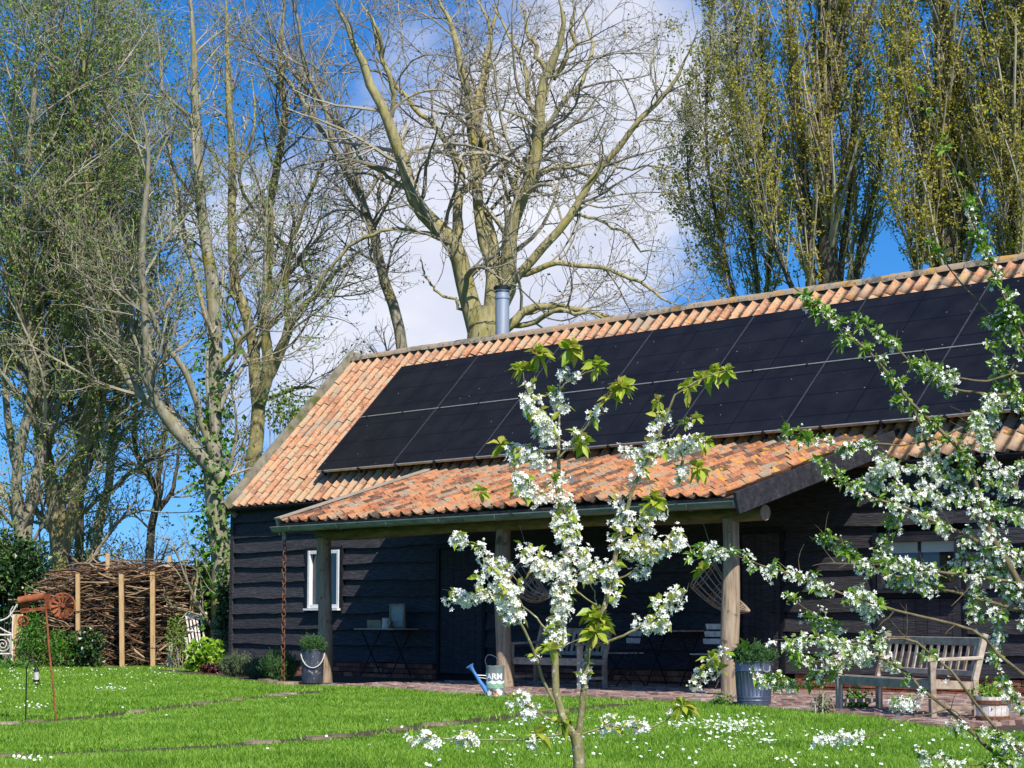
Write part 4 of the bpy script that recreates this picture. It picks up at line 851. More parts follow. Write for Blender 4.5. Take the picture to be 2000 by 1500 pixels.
# ================================================================== THINGS ROUND THE PORCH
def frame_on(pA, pB):
    """yaw and width of a thing whose front corners stand at ground pixels pA, pB"""
    a, b = ground(*pA), ground(*pB); d = b - a; return a, math.hypot(d[0], d[1]), math.atan2(d[1], d[0])
FL = .045                                                    # paved floor level
def bench(label, loc, rz, W, s=.93, nslat=13, z0=0.0):
    o = empty('garden_bench', (loc[0], loc[1], z0), rz); tag(o, label, 'bench', 'wooden slatted garden benches')
    D = .54 * s; H = .86 * s; sh = .42 * s; ah = .62 * s; lw = .062 * s
    for x in (lw / 2, W - lw / 2):
        bevel(MB().box((x - lw / 2, 0, 0), (x + lw / 2, lw, ah - .03)).build('leg', 'teak', o), .006)
        bevel(MB().bar((x, D - lw / 2, 0), (x, D - lw / 2, sh), lw, lw * .9).bar((x, D - lw / 2, sh - .01), (x, D + .10 * s, H), lw, lw * .8, (1, 0, 0)).build('leg', 'teak', o), .006)
        bevel(MB().bar((x, -.03, ah - .012), (x, D + .05 * s, ah + .006), lw * 1.15, .032).build('armrest', 'teak', o), .008)
        MB().bar((x, lw, .13), (x, D - lw, .13), .03, .035).build('stretcher', 'teak', o)
        MB().bar((x, lw, sh - .05), (x, D - lw, sh - .06), .03, .07).build('side_rail', 'teak', o)
    bevel(MB().box((lw, .008, sh - .095), (W - lw, .04, sh - .008)).build('front_rail', 'teak', o), .005)
    for k in range(5):
        y = .045 + k * (D - .09) / 4.6; bevel(MB().box((lw * .4, y, sh - .022 - .012 * k * .6), (W - lw * .4, y + (D - .1) / 5.6, sh - .002 - .012 * k * .6)).build('seat_slat', 'teak', o), .003)
    yb0, yb1 = D - lw / 2 + .012, D + .10 * s - .006
    def back(z): return yb0 + (yb1 - yb0) * (z - sh) / (H - sh)
    bevel(MB().bar((lw, back(H - .07), H - .07), (W - lw, back(H - .07), H - .07), .03, .075).build('top_rail', 'teak', o), .006)
    bevel(MB().bar((lw, back(sh + .05), sh + .05), (W - lw, back(sh + .05), sh + .05), .03, .05).build('back_rail', 'teak', o), .005)
    for k in range(nslat):
        x = lw + (W - 2 * lw) * (k + .5) / nslat; MB().bar((x, back(sh + .06), sh + .06), (x, back(H - .10), H - .10), .044 * s, .014, (0, 1, 0)).build('slat', 'teak', o)
    return o
a, W, rz = frame_on((1632, 1394), (1820, 1412))
bench('weathered teak bench in full sun below the dark framed window', a, rz, W)
bench('shaded wooden bench in the porch behind the middle post', ground(888, 1341, FL) + [.45, .55, 0], 0.0, 1.36, z0=FL)

def folding_table(label, c, W=.95, D=.55, h=.72, rz=0.):
    o = empty('folding_table', (c[0], c[1], FL), rz); tag(o, label, 'table', 'folding tables in the porch')
    bevel(MB().box((0, 0, h - .02), (W, D, h)).build('table_top', 'teak', o), .004)
    for x in (.12, W - .12):
        for s in (0, 1):
            MB().tube([(x + (.012 if s else -.012), .04 if s else D - .04, 0.01), (x + (.012 if s else -.012), D - .06 if s else .06, h - .02)], .011, 6).build('leg', 'dark_metal', o)
    MB().tube([(.12, .05, .05), (W - .12, .05, .05)], .008, 6).build('stretcher', 'dark_metal', o)
    return o
tp = on_v(700, 1250, .72); folding_table('dark folding table with crossed legs by the left window', (tp[0] - .12, -.72), .98, .5, .74)
tz = FL + .74; tx = tp[0] - .12
cr = empty('wooden_crate', (tx + .12, -.55, tz)); tag(cr, 'small brown wooden crate on the folding table', 'crate')
for a_, b_ in (((0, 0, 0), (.34, .018, .13)), ((0, .2, 0), (.34, .218, .13)), ((0, .018, 0), (.018, .2, .13)), ((.322, .018, 0), (.34, .2, .13)), ((.018, .018, 0), (.322, .2, .015))): MB().box(a_, b_).build('board', 'crate_wood', cr)
jg = empty('enamel_jug', (tx + .62, -.58, tz)); tag(jg, 'pale enamel jug with handle on the folding table', 'jug')
MB().lathe([(.055, 0), (.06, .02), (.052, .12), (.058, .16), (.050, .16), (.045, .12), (.05, .02)], 18).build('body', 'white_worn', jg, True)
MB().tube([(.052, 0, .13), (.09, 0, .12), (.095, 0, .07), (.056, 0, .04)], .006, 6).build('handle', 'white_worn', jg, True)
pq = empty('framed_picture', (tx + .36, -.30, tz)); tag(pq, 'small pale framed picture leaning on the folding table', 'picture')
MB().box((.03, .012, .03), (.33, .02, .35)).build('print', 'plaque', pq)
fr = MB(); [fr.box(*q) for q in (((0, 0, 0), (.03, .03, .38)), ((.33, 0, 0), (.36, .03, .38)), ((.03, 0, 0), (.33, .03, .03)), ((.03, 0, .35), (.33, .03, .38)))]; fr.build('frame', 'weathered_wood', pq)

def folding_chair(label, c, rz):
    o = empty('folding_chair', (c[0], c[1], FL), rz); tag(o, label, 'chair', 'folding slatted chairs in the porch'); W = .42
    for x in (0, W):
        MB().tube([(x, -.02, 0.01), (x, .30, .43), (x, .40, .84)], .011, 6).build('leg', 'dark_metal', o)
        MB().tube([(x, .40, 0.01), (x, .04, .43)], .011, 6).build('leg', 'dark_metal', o)
    for k in range(5): MB().box((.0, .02 + k * .075, .43), (W, .08 + k * .075, .447)).build('seat_slat', 'teak', o)
    for k in range(3): MB().bar((0, .335 + k * .028, .60 + k * .095), (W, .335 + k * .028, .60 + k * .095), .016, .07).build('back_slat', 'white_worn', o)
    return o
c1 = on_v(1345, 1250, .95); folding_chair('folding chair with pale back slats behind the right porch post', (c1[0], -.95), R(8))
c2 = on_v(1180, 1250, 1.0); folding_chair('folding chair in deep shade behind the cherry trunk', (c2[0], -1.0), R(-20))
c3 = on_v(1262, 1250, .55); folding_table('folding table carrying a potted plant between the two folding chairs', (c3[0] - .1, -.62), .85, .5, .74)
pp = empty('plant_pot', (c3[0] + .12, -.4, FL + .74)); tag(pp, 'pale round pot with small leafy plant on the right folding table', 'plant pot')
MB().lathe([(.08, 0), (.11, .13), (.115, .13), (.115, .145), (.10, .145), (.09, .05)], 18).build('pot', 'white_worn', pp, True)
lc = rng.normal(0, .07, (160, 3)) * [1, 1, .8] + [0, 0, .22]; link('foliage', np_mesh('foliage', *np_leaves(lc, rng.uniform(.04, .07, 160))), 'leaf_nettle', pp)

# ---- buckets, bin, barrel
def tuft(parent, n, rad, h, z0, mat, name='foliage', size=(.03, .05), spread=.4, w=.004):
    """upright needle stems for lavender and rosemary"""
    a = rng.uniform(0, 2 * np.pi, n); r = np.sqrt(rng.uniform(0, 1, n)) * rad; b = np.stack([r * np.cos(a) * .55, r * np.sin(a) * .55, np.full(n, z0)], 1)
    hh = h * (1 - .45 * (r / rad) ** 2) * rng.uniform(.75, 1.05, n); tip = np.stack([r * np.cos(a), r * np.sin(a), z0 + hh], 1); t = np.linspace(0, 1, 5)[None, :, None]
    P = b[:, None] * (1 - t) + tip[:, None] * t + rng.normal(0, .012, (n, 5, 3)) * (t > 0); V, Q = np_tubes(P, np.full((n, 5), w) * np.linspace(1, .6, 5), 3)
    o = link('stems', np_mesh('stems', V, Q), mat, parent); o['kind'] = 'stuff'
    c = sample_on(P, n * 16, (.25, 1)); o = link(name, np_mesh(name, *np_leaves(c, rng.uniform(size[0], size[1], len(c)), asp=.22, up=.9)), mat, parent); o['kind'] = 'stuff'
gp = ground(1458, 1385); bn = empty('zinc_bin', (gp[0], gp[1] + .12, .02)); tag(bn, 'ribbed blue-grey zinc bin planted with rosemary at the right porch post', 'planter')
prof = [(.172, 0), (.176, .01), (.176, .06), (.180, .065), (.180, .075), (.177, .08), (.181, .10), (.181, .11), (.178, .115), (.192, .37), (.196, .375), (.196, .385), (.193, .39), (.197, .46), (.206, .468), (.206, .48), (.19, .48), (.186, .44)]
MB().lathe(prof, 40, caps=False).lathe([(0.001, .43), (.186, .44)], 40, caps=False).build('body', 'zinc', bn, True)
for k in range(28):
    a = 2 * math.pi * k / 28; MB().bar((.178 * math.cos(a), .178 * math.sin(a), .12), (.1915 * math.cos(a), .1915 * math.sin(a), .365), .012, .008, (math.cos(a), math.sin(a), 0)).build('rib', 'zinc', bn)
ha = math.atan2(CAMP[1] - gp[1], CAMP[0] - gp[0]) + .75
MB().tube([(.20 * math.cos(ha + x), .20 * math.sin(ha + x), .43 - z) for x, z in ((-.25, 0), (-.22, .05), (0, .065), (.22, .05), (.25, 0))], .008, 6).build('handle', 'steel', bn, True)
tuft(bn, 170, .26, .30, .40, 'leaf_rosemary')
def big_leaf(parent, base, tip, w, mat, name='leaf'):
    base, tip = np.array(base), np.array(tip); n = 8; ax = tip - base; L = np.linalg.norm(ax); ax /= L; sd = unit(np.cross(ax, [0, 0, 1.])); up = np.cross(sd, ax); V = []
    for i in range(n + 1):
        t = i / n; ww = w * math.sin(math.pi * min(1, t * .93 + .05)) ** .8; c = base + ax * L * t + up * L * .18 * math.sin(math.pi * t)
        V += [c - sd * ww + up * ww * .25, c, c + sd * ww + up * ww * .25]
    Fc = [f for i in range(n) for f in ((i * 3, i * 3 + 1, i * 3 + 4, i * 3 + 3), (i * 3 + 1, i * 3 + 2, i * 3 + 5, i * 3 + 4))]
    return MB().add(V, Fc).build(name, mat, parent, True)
rl = -RGT
for dx, dz, w, s in ((-.34, .08, .05, 0), (-.24, .18, .045, .1), (-.10, -.10, .05, -.12), (-.16, .24, .035, .05)):
    big_leaf(bn, (rl * .04 + [0, 0, .45]), (RGT * dx - f2.tolist()[0] * 0 + np.array([-FWD[0], -FWD[1], 0]) * (.10 + s) + [0, 0, .48 + dz]), w, 'leaf_nettle')
gp = ground(599, 1337); bk = empty('bucket', (gp[0], gp[1] + .1, .02)); tag(bk, 'tall dark zinc bucket with rope handle beside the left porch post', 'bucket')
MB().lathe([(.145, 0), (.15, .02), (.165, .46), (.174, .465), (.174, .48), (.158, .48), (.155, .43), (.001, .42)], 32, caps=False).build('body', 'dark_zinc', bk, True)
MB().lathe([(.1565, .2), (.160, .205), (.160, .215), (.157, .22)], 32, caps=False).build('hoop', 'dark_zinc', bk, True)
ca = math.atan2(CAMP[1] - gp[1], CAMP[0] - gp[0])
MB().tube([(.178 * math.cos(ca + x), .178 * math.sin(ca + x), .42 - .20 * (1 - (x / 1.25) ** 2)) for x in np.linspace(-1.25, 1.25, 13)], .008, 6).build('rope_handle', 'rope', bk, True)
tuft(bk, 130, .22, .32, .40, 'leaf_rosemary', w=.003)
gp = ground(1926, 1416); br = empty('half_barrel', (gp[0], gp[1] + .1, .01)); tag(br, 'small wooden half barrel with peeling white paint right of the sunny bench', 'planter')
nst = 16
for k in range(nst):
    a0 = 2 * math.pi * k / nst; mbx = MB(); P8 = []
    for z, rr_ in ((0, .135), (.24, .16)):
        for aa, q in ((a0 + .01, rr_), (a0 + 2 * math.pi / nst - .01, rr_), (a0 + 2 * math.pi / nst - .01, rr_ - .02), (a0 + .01, rr_ - .02)): P8.append((q * math.cos(aa), q * math.sin(aa), z))
    mbx.hexa(P8).build('stave', 'white_worn', br)
for z in (.03, .17): MB().lathe([(.142 + z * .1, z), (.146 + z * .1, z + .004), (.149 + z * .1, z + .035), (.144 + z * .1, z + .04)], 32, caps=False).build('hoop', 'rust_chain', br, True)
MB().lathe([(.001, .20), (.14, .20)], 20, caps=False).build('soil', 'soil', br)
lc = rng.normal(0, .08, (260, 3)) * [1, 1, .6] + [0, 0, .27]; o = link('foliage', np_mesh('foliage', *np_leaves(lc, rng.uniform(.03, .06, 260))), 'leaf_plum', br); o['kind'] = 'stuff'

# ---- watering can
gp = ground(961, 1366); wc = empty('watering_can', (gp[0], gp[1] + .05, .03)); tag(wc, 'grey painted watering can with blue spout standing against the middle post', 'watering can')
HB, RB = .36, .108
to_cam = math.atan2(CAMP[1] - gp[1], CAMP[0] - gp[0])
MB().lathe([(.112, 0), (.116, .008), (.110, .02), (RB, .03), (RB, HB - .02), (RB + .005, HB - .01), (RB + .005, HB), (RB - .006, HB), (RB - .008, HB - .04), (.001, HB - .05)], 40, caps=False).build('body', 'can_paint', wc, True)
left = to_cam - R(90)                                        # towards the left of the picture
def cyl(ang, r, z): return (r * math.cos(ang), r * math.sin(ang), z)
sa = left + R(12)
sp0 = np.array(cyl(sa, RB * .95, .06)); sp1 = np.array(cyl(sa, RB + .155, .30))
MB().tube([sp0, sp0 * .5 + sp1 * .5 + [0, 0, -.005], sp1], [.030, .022, .016], 12).build('spout', 'blue_enamel', wc, True)
dv = unit(sp1 - sp0); MB().tube([sp1 - dv * .01, sp1 + dv * .045, sp1 + dv * .075], [.017, .026, .050], 14).build('rose', 'blue_enamel', wc, True)
MB().tube([cyl(sa, RB, .245), sp1 * .8 + sp0 * .2], .005, 6).build('brace', 'steel', wc); MB().tube([cyl(sa + .1, RB, .21), sp1 * .7 + sp0 * .3], .006, 6).build('brace', 'rope', wc)
hz = [(-RB * .8, HB - .01), (-.115, HB + .05), (-.095, HB + .115), (-.04, HB + .12), (.03, HB + .075), (RB * .75, HB + .005)]
ux, uy = -math.cos(left), -math.sin(left)                    # picture right
q, _ = resample([(ux * x, uy * x, z) for x, z in hz], np.ones(len(hz)), 16)
side = np.array([math.cos(to_cam), math.sin(to_cam), 0]) * .018; V = []
for p in q: V += [p - side, p + side]
t_ = unit(np.gradient(q, axis=0)); nn_ = np.cross(t_, unit(side)); V += [v for p, n_ in zip(q, nn_) for v in (p - side - n_ * .006, p + side - n_ * .006)]
m_ = 32; MB().add(V, [f for i in range(15) for f in ((2 * i, 2 * i + 1, 2 * i + 3, 2 * i + 2), (m_ + 2 * i, m_ + 2 * i + 2, m_ + 2 * i + 3, m_ + 2 * i + 1), (2 * i, 2 * i + 2, m_ + 2 * i + 2, m_ + 2 * i), (2 * i + 1, m_ + 2 * i + 1, m_ + 2 * i + 3, 2 * i + 3))]).build('handle', 'zinc', wc, True)
def wrap_patch(pts2, name, mat, r, parent, a0):
    """flat painted shape (x along the wall of the can, z up) wrapped on the can"""
    V = [cyl(a0 + x / RB, r, z) for x, z in pts2]; return MB().add(V, [tuple(range(len(V)))]).build(name, mat, parent)
def lettering(txt, size, zc, a_mid, parent):
    cu = bpy.data.curves.new('lettering', 'FONT'); cu.body = txt; cu.size = size; cu.align_x = 'CENTER'; cu.space_character = .95; cu.offset = .002
    t = bpy.data.objects.new('lettering_tmp', cu); COL.objects.link(t); bpy.context.view_layer.update()
    me = bpy.data.meshes.new_from_object(t.evaluated_get(bpy.context.evaluated_depsgraph_get())); bpy.data.objects.remove(t)
    bm = bmesh.new(); bm.from_mesh(me); bmesh.ops.triangulate(bm, faces=bm.faces); bmesh.ops.subdivide_edges(bm, edges=bm.edges, cuts=2)
    for v in bm.verts: x, y = v.co.x, v.co.y; v.co = Vector(cyl(a_mid + x / RB, RB + .0035, zc + y))
    bm.to_mesh(me); bm.free(); me.materials.clear(); me.materials.append(M['sign_white']); o = link('lettering', me, None, parent); return o
lettering('FARM', .098, .205, to_cam - .28, wc)
wv = [(-.10 + .01 * i, .185 + .006 * math.sin(i * .9)) for i in range(21)]
for nm, mt, z0, z1, ph, r_ in (('painted_cloud', 'sign_white', .16, .192, 0, .0018), ('painted_hill', 'hill_green', .125, .165, 1.5, .0026)):
    for i in range(20):
        x0, x1 = -.10 + .01 * i, -.09 + .01 * i; wrap_patch([(x0, z0), (x1, z0), (x1, z1 + .006 * math.sin((i + 1) * .8 + ph)), (x0, z1 + .006 * math.sin(i * .8 + ph))], nm, mt, RB + r_, wc, to_cam) if False else None
def band(nm, mt, z0, z1, ph, dr, amp=.008):
    n = 30; V = []; 
    for i in range(n + 1):
        x = -.14 + .28 * i / n; V += [cyl(to_cam + x / RB, RB + dr, z0), cyl(to_cam + x / RB, RB + dr, z1 + amp * math.sin(i * .7 + ph))]
    MB().add(V, [(2 * i, 2 * i + 2, 2 * i + 3, 2 * i + 1) for i in range(n)]).build(nm, mt, wc, True)
band('painted_sky', 'sign_white', .15, .185, 0, .0015); band('painted_hills', 'hill_green', .10, .155, 2, .0025)
for x, z, w, h, mt in ((-.075, .045, .035, .03, 'sign_white'), (-.02, .05, .03, .025, 'cow_brown'), (.015, .04, .036, .028, 'cow_orange'), (.06, .05, .032, .03, 'sign_white'), (-.045, .078, .02, .018, 'cow_brown'), (.035, .08, .022, .018, 'sign_white')):
    wrap_patch([(x + w * math.cos(a) * (1 + .2 * math.sin(3 * a)), z + h * math.sin(a)) for a in np.linspace(0, 2 * math.pi, 12, False)], 'painted_patch', mt, RB + .0035, wc, to_cam)

# ---- wicker horns hanging under the porch beam
def wicker(label, mouth, tip, d, rad):
    a, b = at(*mouth, d), at(*tip, d - .25); o = empty('wicker_basket', a * [1, 1, 0] + [0, 0, b[2]]); tag(o, label, 'basket', 'wicker horns hanging in the porch'); ob = np.array(o.location)
    ax = b - a; L = np.linalg.norm(ax); ax /= L; s = unit(np.cross(ax, [0, 0, 1.])); u = np.cross(s, ax); N = 16
    def pt(t, an): 
        r = rad * (1 - t) ** .75 + .012; c = a + ax * L * t + np.array([0, 0, -.10 * math.sin(math.pi * t)]); return c + (s * math.cos(an) + u * math.sin(an)) * r - ob
    for k in range(N): MB().tube([pt(t, 2 * math.pi * k / N) for t in np.linspace(0, 1, 9)], .007, 5).build('rib', 'wicker', o, True)
    for t in (0, .04, .3, .34, .38, .6, .64, .68, .8, .85, .9): MB().ring([pt(t, 2 * math.pi * k / 24) for k in range(24)], .009 if t < .05 else .006, 5).build('weave', 'wicker', o, True)
    top = a + np.array([0, 0, ZT + .05 - a[2]]); MB().tube([pt(.1, math.pi / 2), top - ob], .003, 4).build('string', 'rope', o)
wicker('wicker horn hanging in front of the shade by the right porch post', (1372, 1120), (1464, 1194), depth_of(ground(1427, 1361)) + .35, .21)
wicker('wicker horn hanging in the dark porch behind the cherry blossom', (1015, 1120), (1075, 1165), 26.3, .22)

# ---- rain chain: oval links hanging from the gutter outlet
rc_top = on_v(556, 1042, VG); rc = empty('rain_chain', (rc_top[0], -VG, 0)); tag(rc, 'long rusty chain hanging from the left end of the porch gutter', 'chain')
lk = MB(); lk.ring([(.030 * math.cos(a), 0, .048 * math.sin(a)) for a in np.linspace(0, 2 * math.pi, 16, False)], .0075, 6); lme = lk.mesh('link', True); lme.materials.append(M['rust_chain'])
z = rc_top[2] - .06; k = 0
while z > .05:
    l = link('link', lme, None, rc); l.location = (rng.normal(0, .003), rng.normal(0, .003), z); l.rotation_euler = (0, 0, R(20 + 90 * (k % 2))); z -= .079; k += 1
MB().lathe([(.035, -.13), (.04, 0), (.05, .03)], 16, (0, 0, rc_top[2] + .03)).build('outlet', 'gutter_zinc', rc, True)

# ================================================================== LEFT SIDE: rusty tractor, lantern, gate, stakes, brush, chair
def disc_pts(r, n): return [(r * math.cos(2 * math.pi * i / n), r * math.sin(2 * math.pi * i / n)) for i in range(n)]
dT = depth_of(ground(110, 1412)); tb = ground(110, 1412); SCP = dT / F      # metres per photo pixel there
tr_ = empty('tractor_windmill', tb); tag(tr_, 'rusty tractor-shaped garden windmill on a thin leaning rod', 'garden ornament')
def tp_(x, y, off=0.): return at(x, y, dT + off) - tb
MB().tube([tp_(110, 1414), tp_(104, 1340), tp_(96, 1270), tp_(90, 1190)], .009, 7).build('rod', 'rust', tr_, True)
def plate(poly, th, name, off=0.):
    n = len(poly); V = [tp_(x, y, off) for x, y in poly] + [tp_(x, y, off + th) for x, y in poly]
    return MB().add(V, [tuple(range(n))[::-1], tuple(range(n, 2 * n))] + [(i, (i + 1) % n, n + (i + 1) % n, n + i) for i in range(n)]).build(name, 'rust', tr_)
q = MB(); q.tube([tp_(36, 1173, -.02), tp_(60, 1169, -.02), tp_(87, 1164, -.02)], [.034, .036, .034], 12); q.build('bonnet', 'rust', tr_, True)
plate([(37, 1176), (57, 1173), (57, 1192), (40, 1196)], .06, 'radiator'); plate([(40, 1191), (100, 1183), (100, 1188), (41, 1198)], .05, 'chassis'); plate([(50, 1155), (53, 1168), (48, 1169), (48, 1153)], .02, 'exhaust'); plate([(88, 1160), (100, 1160), (97, 1186), (86, 1186)], .05, 'seat')
def wheel(cx, cy, r, name, blades):
    o = empty(name, tp_(cx, cy, -.04)); o.parent = tr_; c = at(cx, cy, dT - .04); ax = unit(np.array([-FWD[0], -FWD[1], 0]) + RGT * .35); s = unit(np.cross([0, 0, 1.], ax)); u = np.array([0, 0, 1.])
    rim = MB().ring([(s * math.cos(a) + u * math.sin(a)) * r for a in np.linspace(0, 2 * math.pi, 28, False)], .007, 6); rim.build('rim', 'rust', o, True)
    for k in range(blades):
        a0 = 2 * math.pi * k / blades; e = lambda a, rr_, d_: (s * math.cos(a) + u * math.sin(a)) * rr_ + ax * d_
        w = math.pi / blades * .85; V = [e(a0, r * .12, 0), e(a0 - w, r * .96, -.012), e(a0 + w, r * .96, .03), e(a0, r * .12, .004), e(a0 - w, r * .96, -.009), e(a0 + w, r * .96, .033)]
        MB().add(V, [(0, 1, 2), (3, 5, 4), (0, 3, 4, 1), (1, 4, 5, 2), (2, 5, 3, 0)]).build('blade', 'rust', o)
    MB().tube([ax * -.02, ax * .05], r * .16, 10).build('hub', 'rust', o, True)
wheel(122, 1183, 24 * SCP, 'rear_wheel', 12); wheel(45, 1213, 9.5 * SCP, 'front_wheel', 7)
lb = ground(50, 1412); dL = depth_of(lb); ln = empty('lantern_hook', lb); tag(ln, 'thin metal hook stake with a small hanging lantern on the left lawn', 'lantern')
lp = lambda x, y: at(x, y, dL) - lb
MB().tube([lp(50, 1414), lp(51, 1350), lp(52, 1305), lp(57, 1292), lp(65, 1290), lp(71, 1297)], .006, 6).build('hook', 'dark_metal', ln, True)
for y0, y1, w0, w1, nm, mt in ((1303, 1311, 3, 6, 'cap', 'dark_metal'), (1311, 1327, 5, 5, 'glass', 'white_worn'), (1327, 1331, 6.5, 6.5, 'base', 'dark_metal')):
    MB().tube([lp(71, y0), lp(71, y1)], [w0 * dL / F, w1 * dL / F], 10).build(nm, mt, ln, True)
MB().tube([lp(71, 1297), lp(71, 1304)], .003, 5).build('wire', 'dark_metal', ln)
MB().ring([lp(71, 1331) + (RGT * math.cos(a) + np.array([0, 0, -.4]) * (math.sin(a) + 1)) * .035 for a in np.linspace(0, 2 * math.pi, 12, False)], .003, 4).build('hanger', 'dark_metal', ln)
# gate at the left edge
DG = 38.0
gb = at(32, 1290, DG) * [1, 1, 0]
gps = empty('gate_post', gb); tag(gps, 'rust-brown square gate post with pale edges at the left edge', 'post')
s_ = 9 * DG / F; ztop = at(32, 1200, DG)[2]
bevel(MB().box((-s_, -s_, 0), (s_, s_, ztop)).build('shaft', 'new_stake', gps), .008); gps.rotation_euler[2] = PHI + .25
for sx in (-1, 1): MB().box((sx * s_ - .012, -s_ - .012, 0), (sx * s_ + .012, -s_ + .01, ztop + .004)).build('edge_strip', 'white_worn', gps)
gi = empty('iron_gate', gb + RGT * -.12); tag(gi, 'white wrought iron gate with scrolls cut by the left picture edge', 'gate')
def gp_(x, y): return at(x, y, DG) - np.array(gi.location)
for nm, pts, r_ in (('top_rail', [(-60, 1240), (25, 1240)], .02), ('bottom_rail', [(-60, 1277), (22, 1277)], .016), ('stile', [(21, 1240), (21, 1278)], .014), ('top_scroll', [(-30, 1214), (0, 1212), (15, 1206), (24, 1196), (30, 1186), (34, 1180)], .016), ('top_scroll', [(0, 1226), (12, 1233), (24, 1238)], .013), ('top_scroll', [(26, 1184), (20, 1195), (24, 1206), (32, 1200)], .010)):
    q3, _ = resample([gp_(*p) for p in pts], np.ones(len(pts)), 14); MB().tube(q3, r_, 7).build(nm, 'white_worn', gi, True)
for cx in (5, -32):
    MB().tube([gp_(cx + (1.5 + 1.0 * a) * math.cos(a), 1259 - (1.5 + 1.0 * a) * math.sin(a)) for a in np.linspace(0, 13.5, 50)], .010, 6).build('scroll', 'white_worn', gi, True)
# stakes of the dead hedge
DS = 38.6
stakes = [((152, 1121), (153, 1290), 9, 0, 'sawn wooden stake at the left end of the brush pile'), ((237, 1122), (239, 1297), 10, -.2, 'tall sawn stake in front of the middle of the brush pile'), ((298, 1117), (299, 1302), 10, -.3, 'tallest pale stake in front of the brush pile'),
          ((381, 1118), (366, 1290), 10, 0, 'leaning stake behind the slatted chair'), ((211, 1081), (207, 1290), 9, .35, 'short stake showing above the back of the brush pile, left one'), ((331, 1086), (327, 1290), 9, .35, 'short dark-topped stake above the back of the brush pile, right one'), ((258, 1126), (257, 1290), 8, 1.2, 'stub of a stake in the middle of the brush pile')]
for top, bot, w, dd, lab in stakes:
    b3 = at(bot[0], bot[1], DS + dd); b3[2] = 0; t3 = at(top[0], top[1], DS + dd); o = empty('wooden_stake', b3); tag(o, lab, 'stake', 'stakes of the dead hedge'); r_ = w / 2 * (DS + dd) / F
    bevel(MB().bar((0, 0, -.05), t3 - b3, r_ * 1.8, r_ * 1.8, FWD).build('shaft', 'new_stake', o), .008)
    MB().bar(t3 - b3, t3 - b3 + np.array([0, 0, .012]), r_ * 1.7, r_ * 1.7, FWD).build('sawn_end', 'weathered_wood', o)
def brush_pile():
    n = 4600; x = rng.uniform(95, 412, n); hgt = 1116 + 34 * np.clip((165 - x) / 70, 0, 1) ** 1.4
    y = hgt + (1303 - hgt) * rng.beta(.9, 1.0, n); d = DS + rng.uniform(.15, 1.9, n)
    q = CAMP + (FWD[None] + RGT[None] * ((x - 1000) / F)[:, None] + UPV[None] * ((750 - y) / F)[:, None]) * d[:, None]
    Ln = rng.uniform(.35, 1.7, n); dr = unit(RGT[None] * rng.choice([-1, 1], n)[:, None] + rng.normal(0, .22, (n, 3)) * np.array([1, 1, .9])); lo = y > 1230
    dr[lo] = unit(dr[lo] + rng.normal(0, .55, (lo.sum(), 3))); t = np.linspace(-.5, .5, 6)
    P = q[:, None] + dr[:, None] * (Ln[:, None] * t[None])[:, :, None]; sag = rng.normal(0, .10, (n, 3)); P = P + sag[:, None] * (1 - (2 * t[None, :, None]) ** 2) + rng.normal(0, .015, P.shape)
    P[:, :, 2] = np.maximum(P[:, :, 2], .02)
    r_ = rng.gamma(2., .0045, n) + .004; return np_tubes(P, r_[:, None] * np.linspace(1, .6, 6)[None], 4)
o = link('brush_pile', np_mesh('brush_pile', *brush_pile()), 'brush'); tag(o, 'brown pile of cut branches stacked between wooden stakes', 'brush pile', kind='stuff')
# slatted reclining chair
cb = ground(400, 1306); dC = depth_of(cb); ch = empty('slatted_chair', cb); tag(ch, 'pale weathered slatted garden chair leaning back before the brush pile', 'chair')
cp = lambda x, y, o_=0.: at(x, y, dC + o_) - cb
for x0, x1 in ((383, 392), (377, 386), (370, 379), (391, 401), (363, 372)):
    MB().bar(cp(x0, 1198, .5), cp(x1 + 4, 1282, .0), .034, .02, FWD).build('back_slat', 'white_worn', ch)
bevel(MB().bar(cp(366, 1203, .46), cp(405, 1200, .46), .04, .085, (0, 0, 1)).build('head_rail', 'white_worn', ch), .02)
for dx, o_ in ((0, 0.), (-70, .0)):
    bevel(MB().bar(cp(412 + dx, 1249, .3), cp(445 + dx, 1232, -.35), .09, .028).build('armrest', 'white_worn', ch), .008)
    MB().bar(cp(433 + dx, 1245, -.3), cp(440 + dx, 1306, -.3), .06, .04, FWD).build('leg', 'white_worn', ch); MB().bar(cp(405 + dx, 1255, .25), cp(398 + dx, 1306, .35), .06, .04, FWD).build('leg', 'white_worn', ch)
for k in range(5): MB().bar(cp(375 + k * 8, 1280 - k * 3, .1 - k * .1), cp(430 + k * 2, 1281 - k * 3, .1 - k * .1), .07, .02).build('seat_slat', 'white_worn', ch)

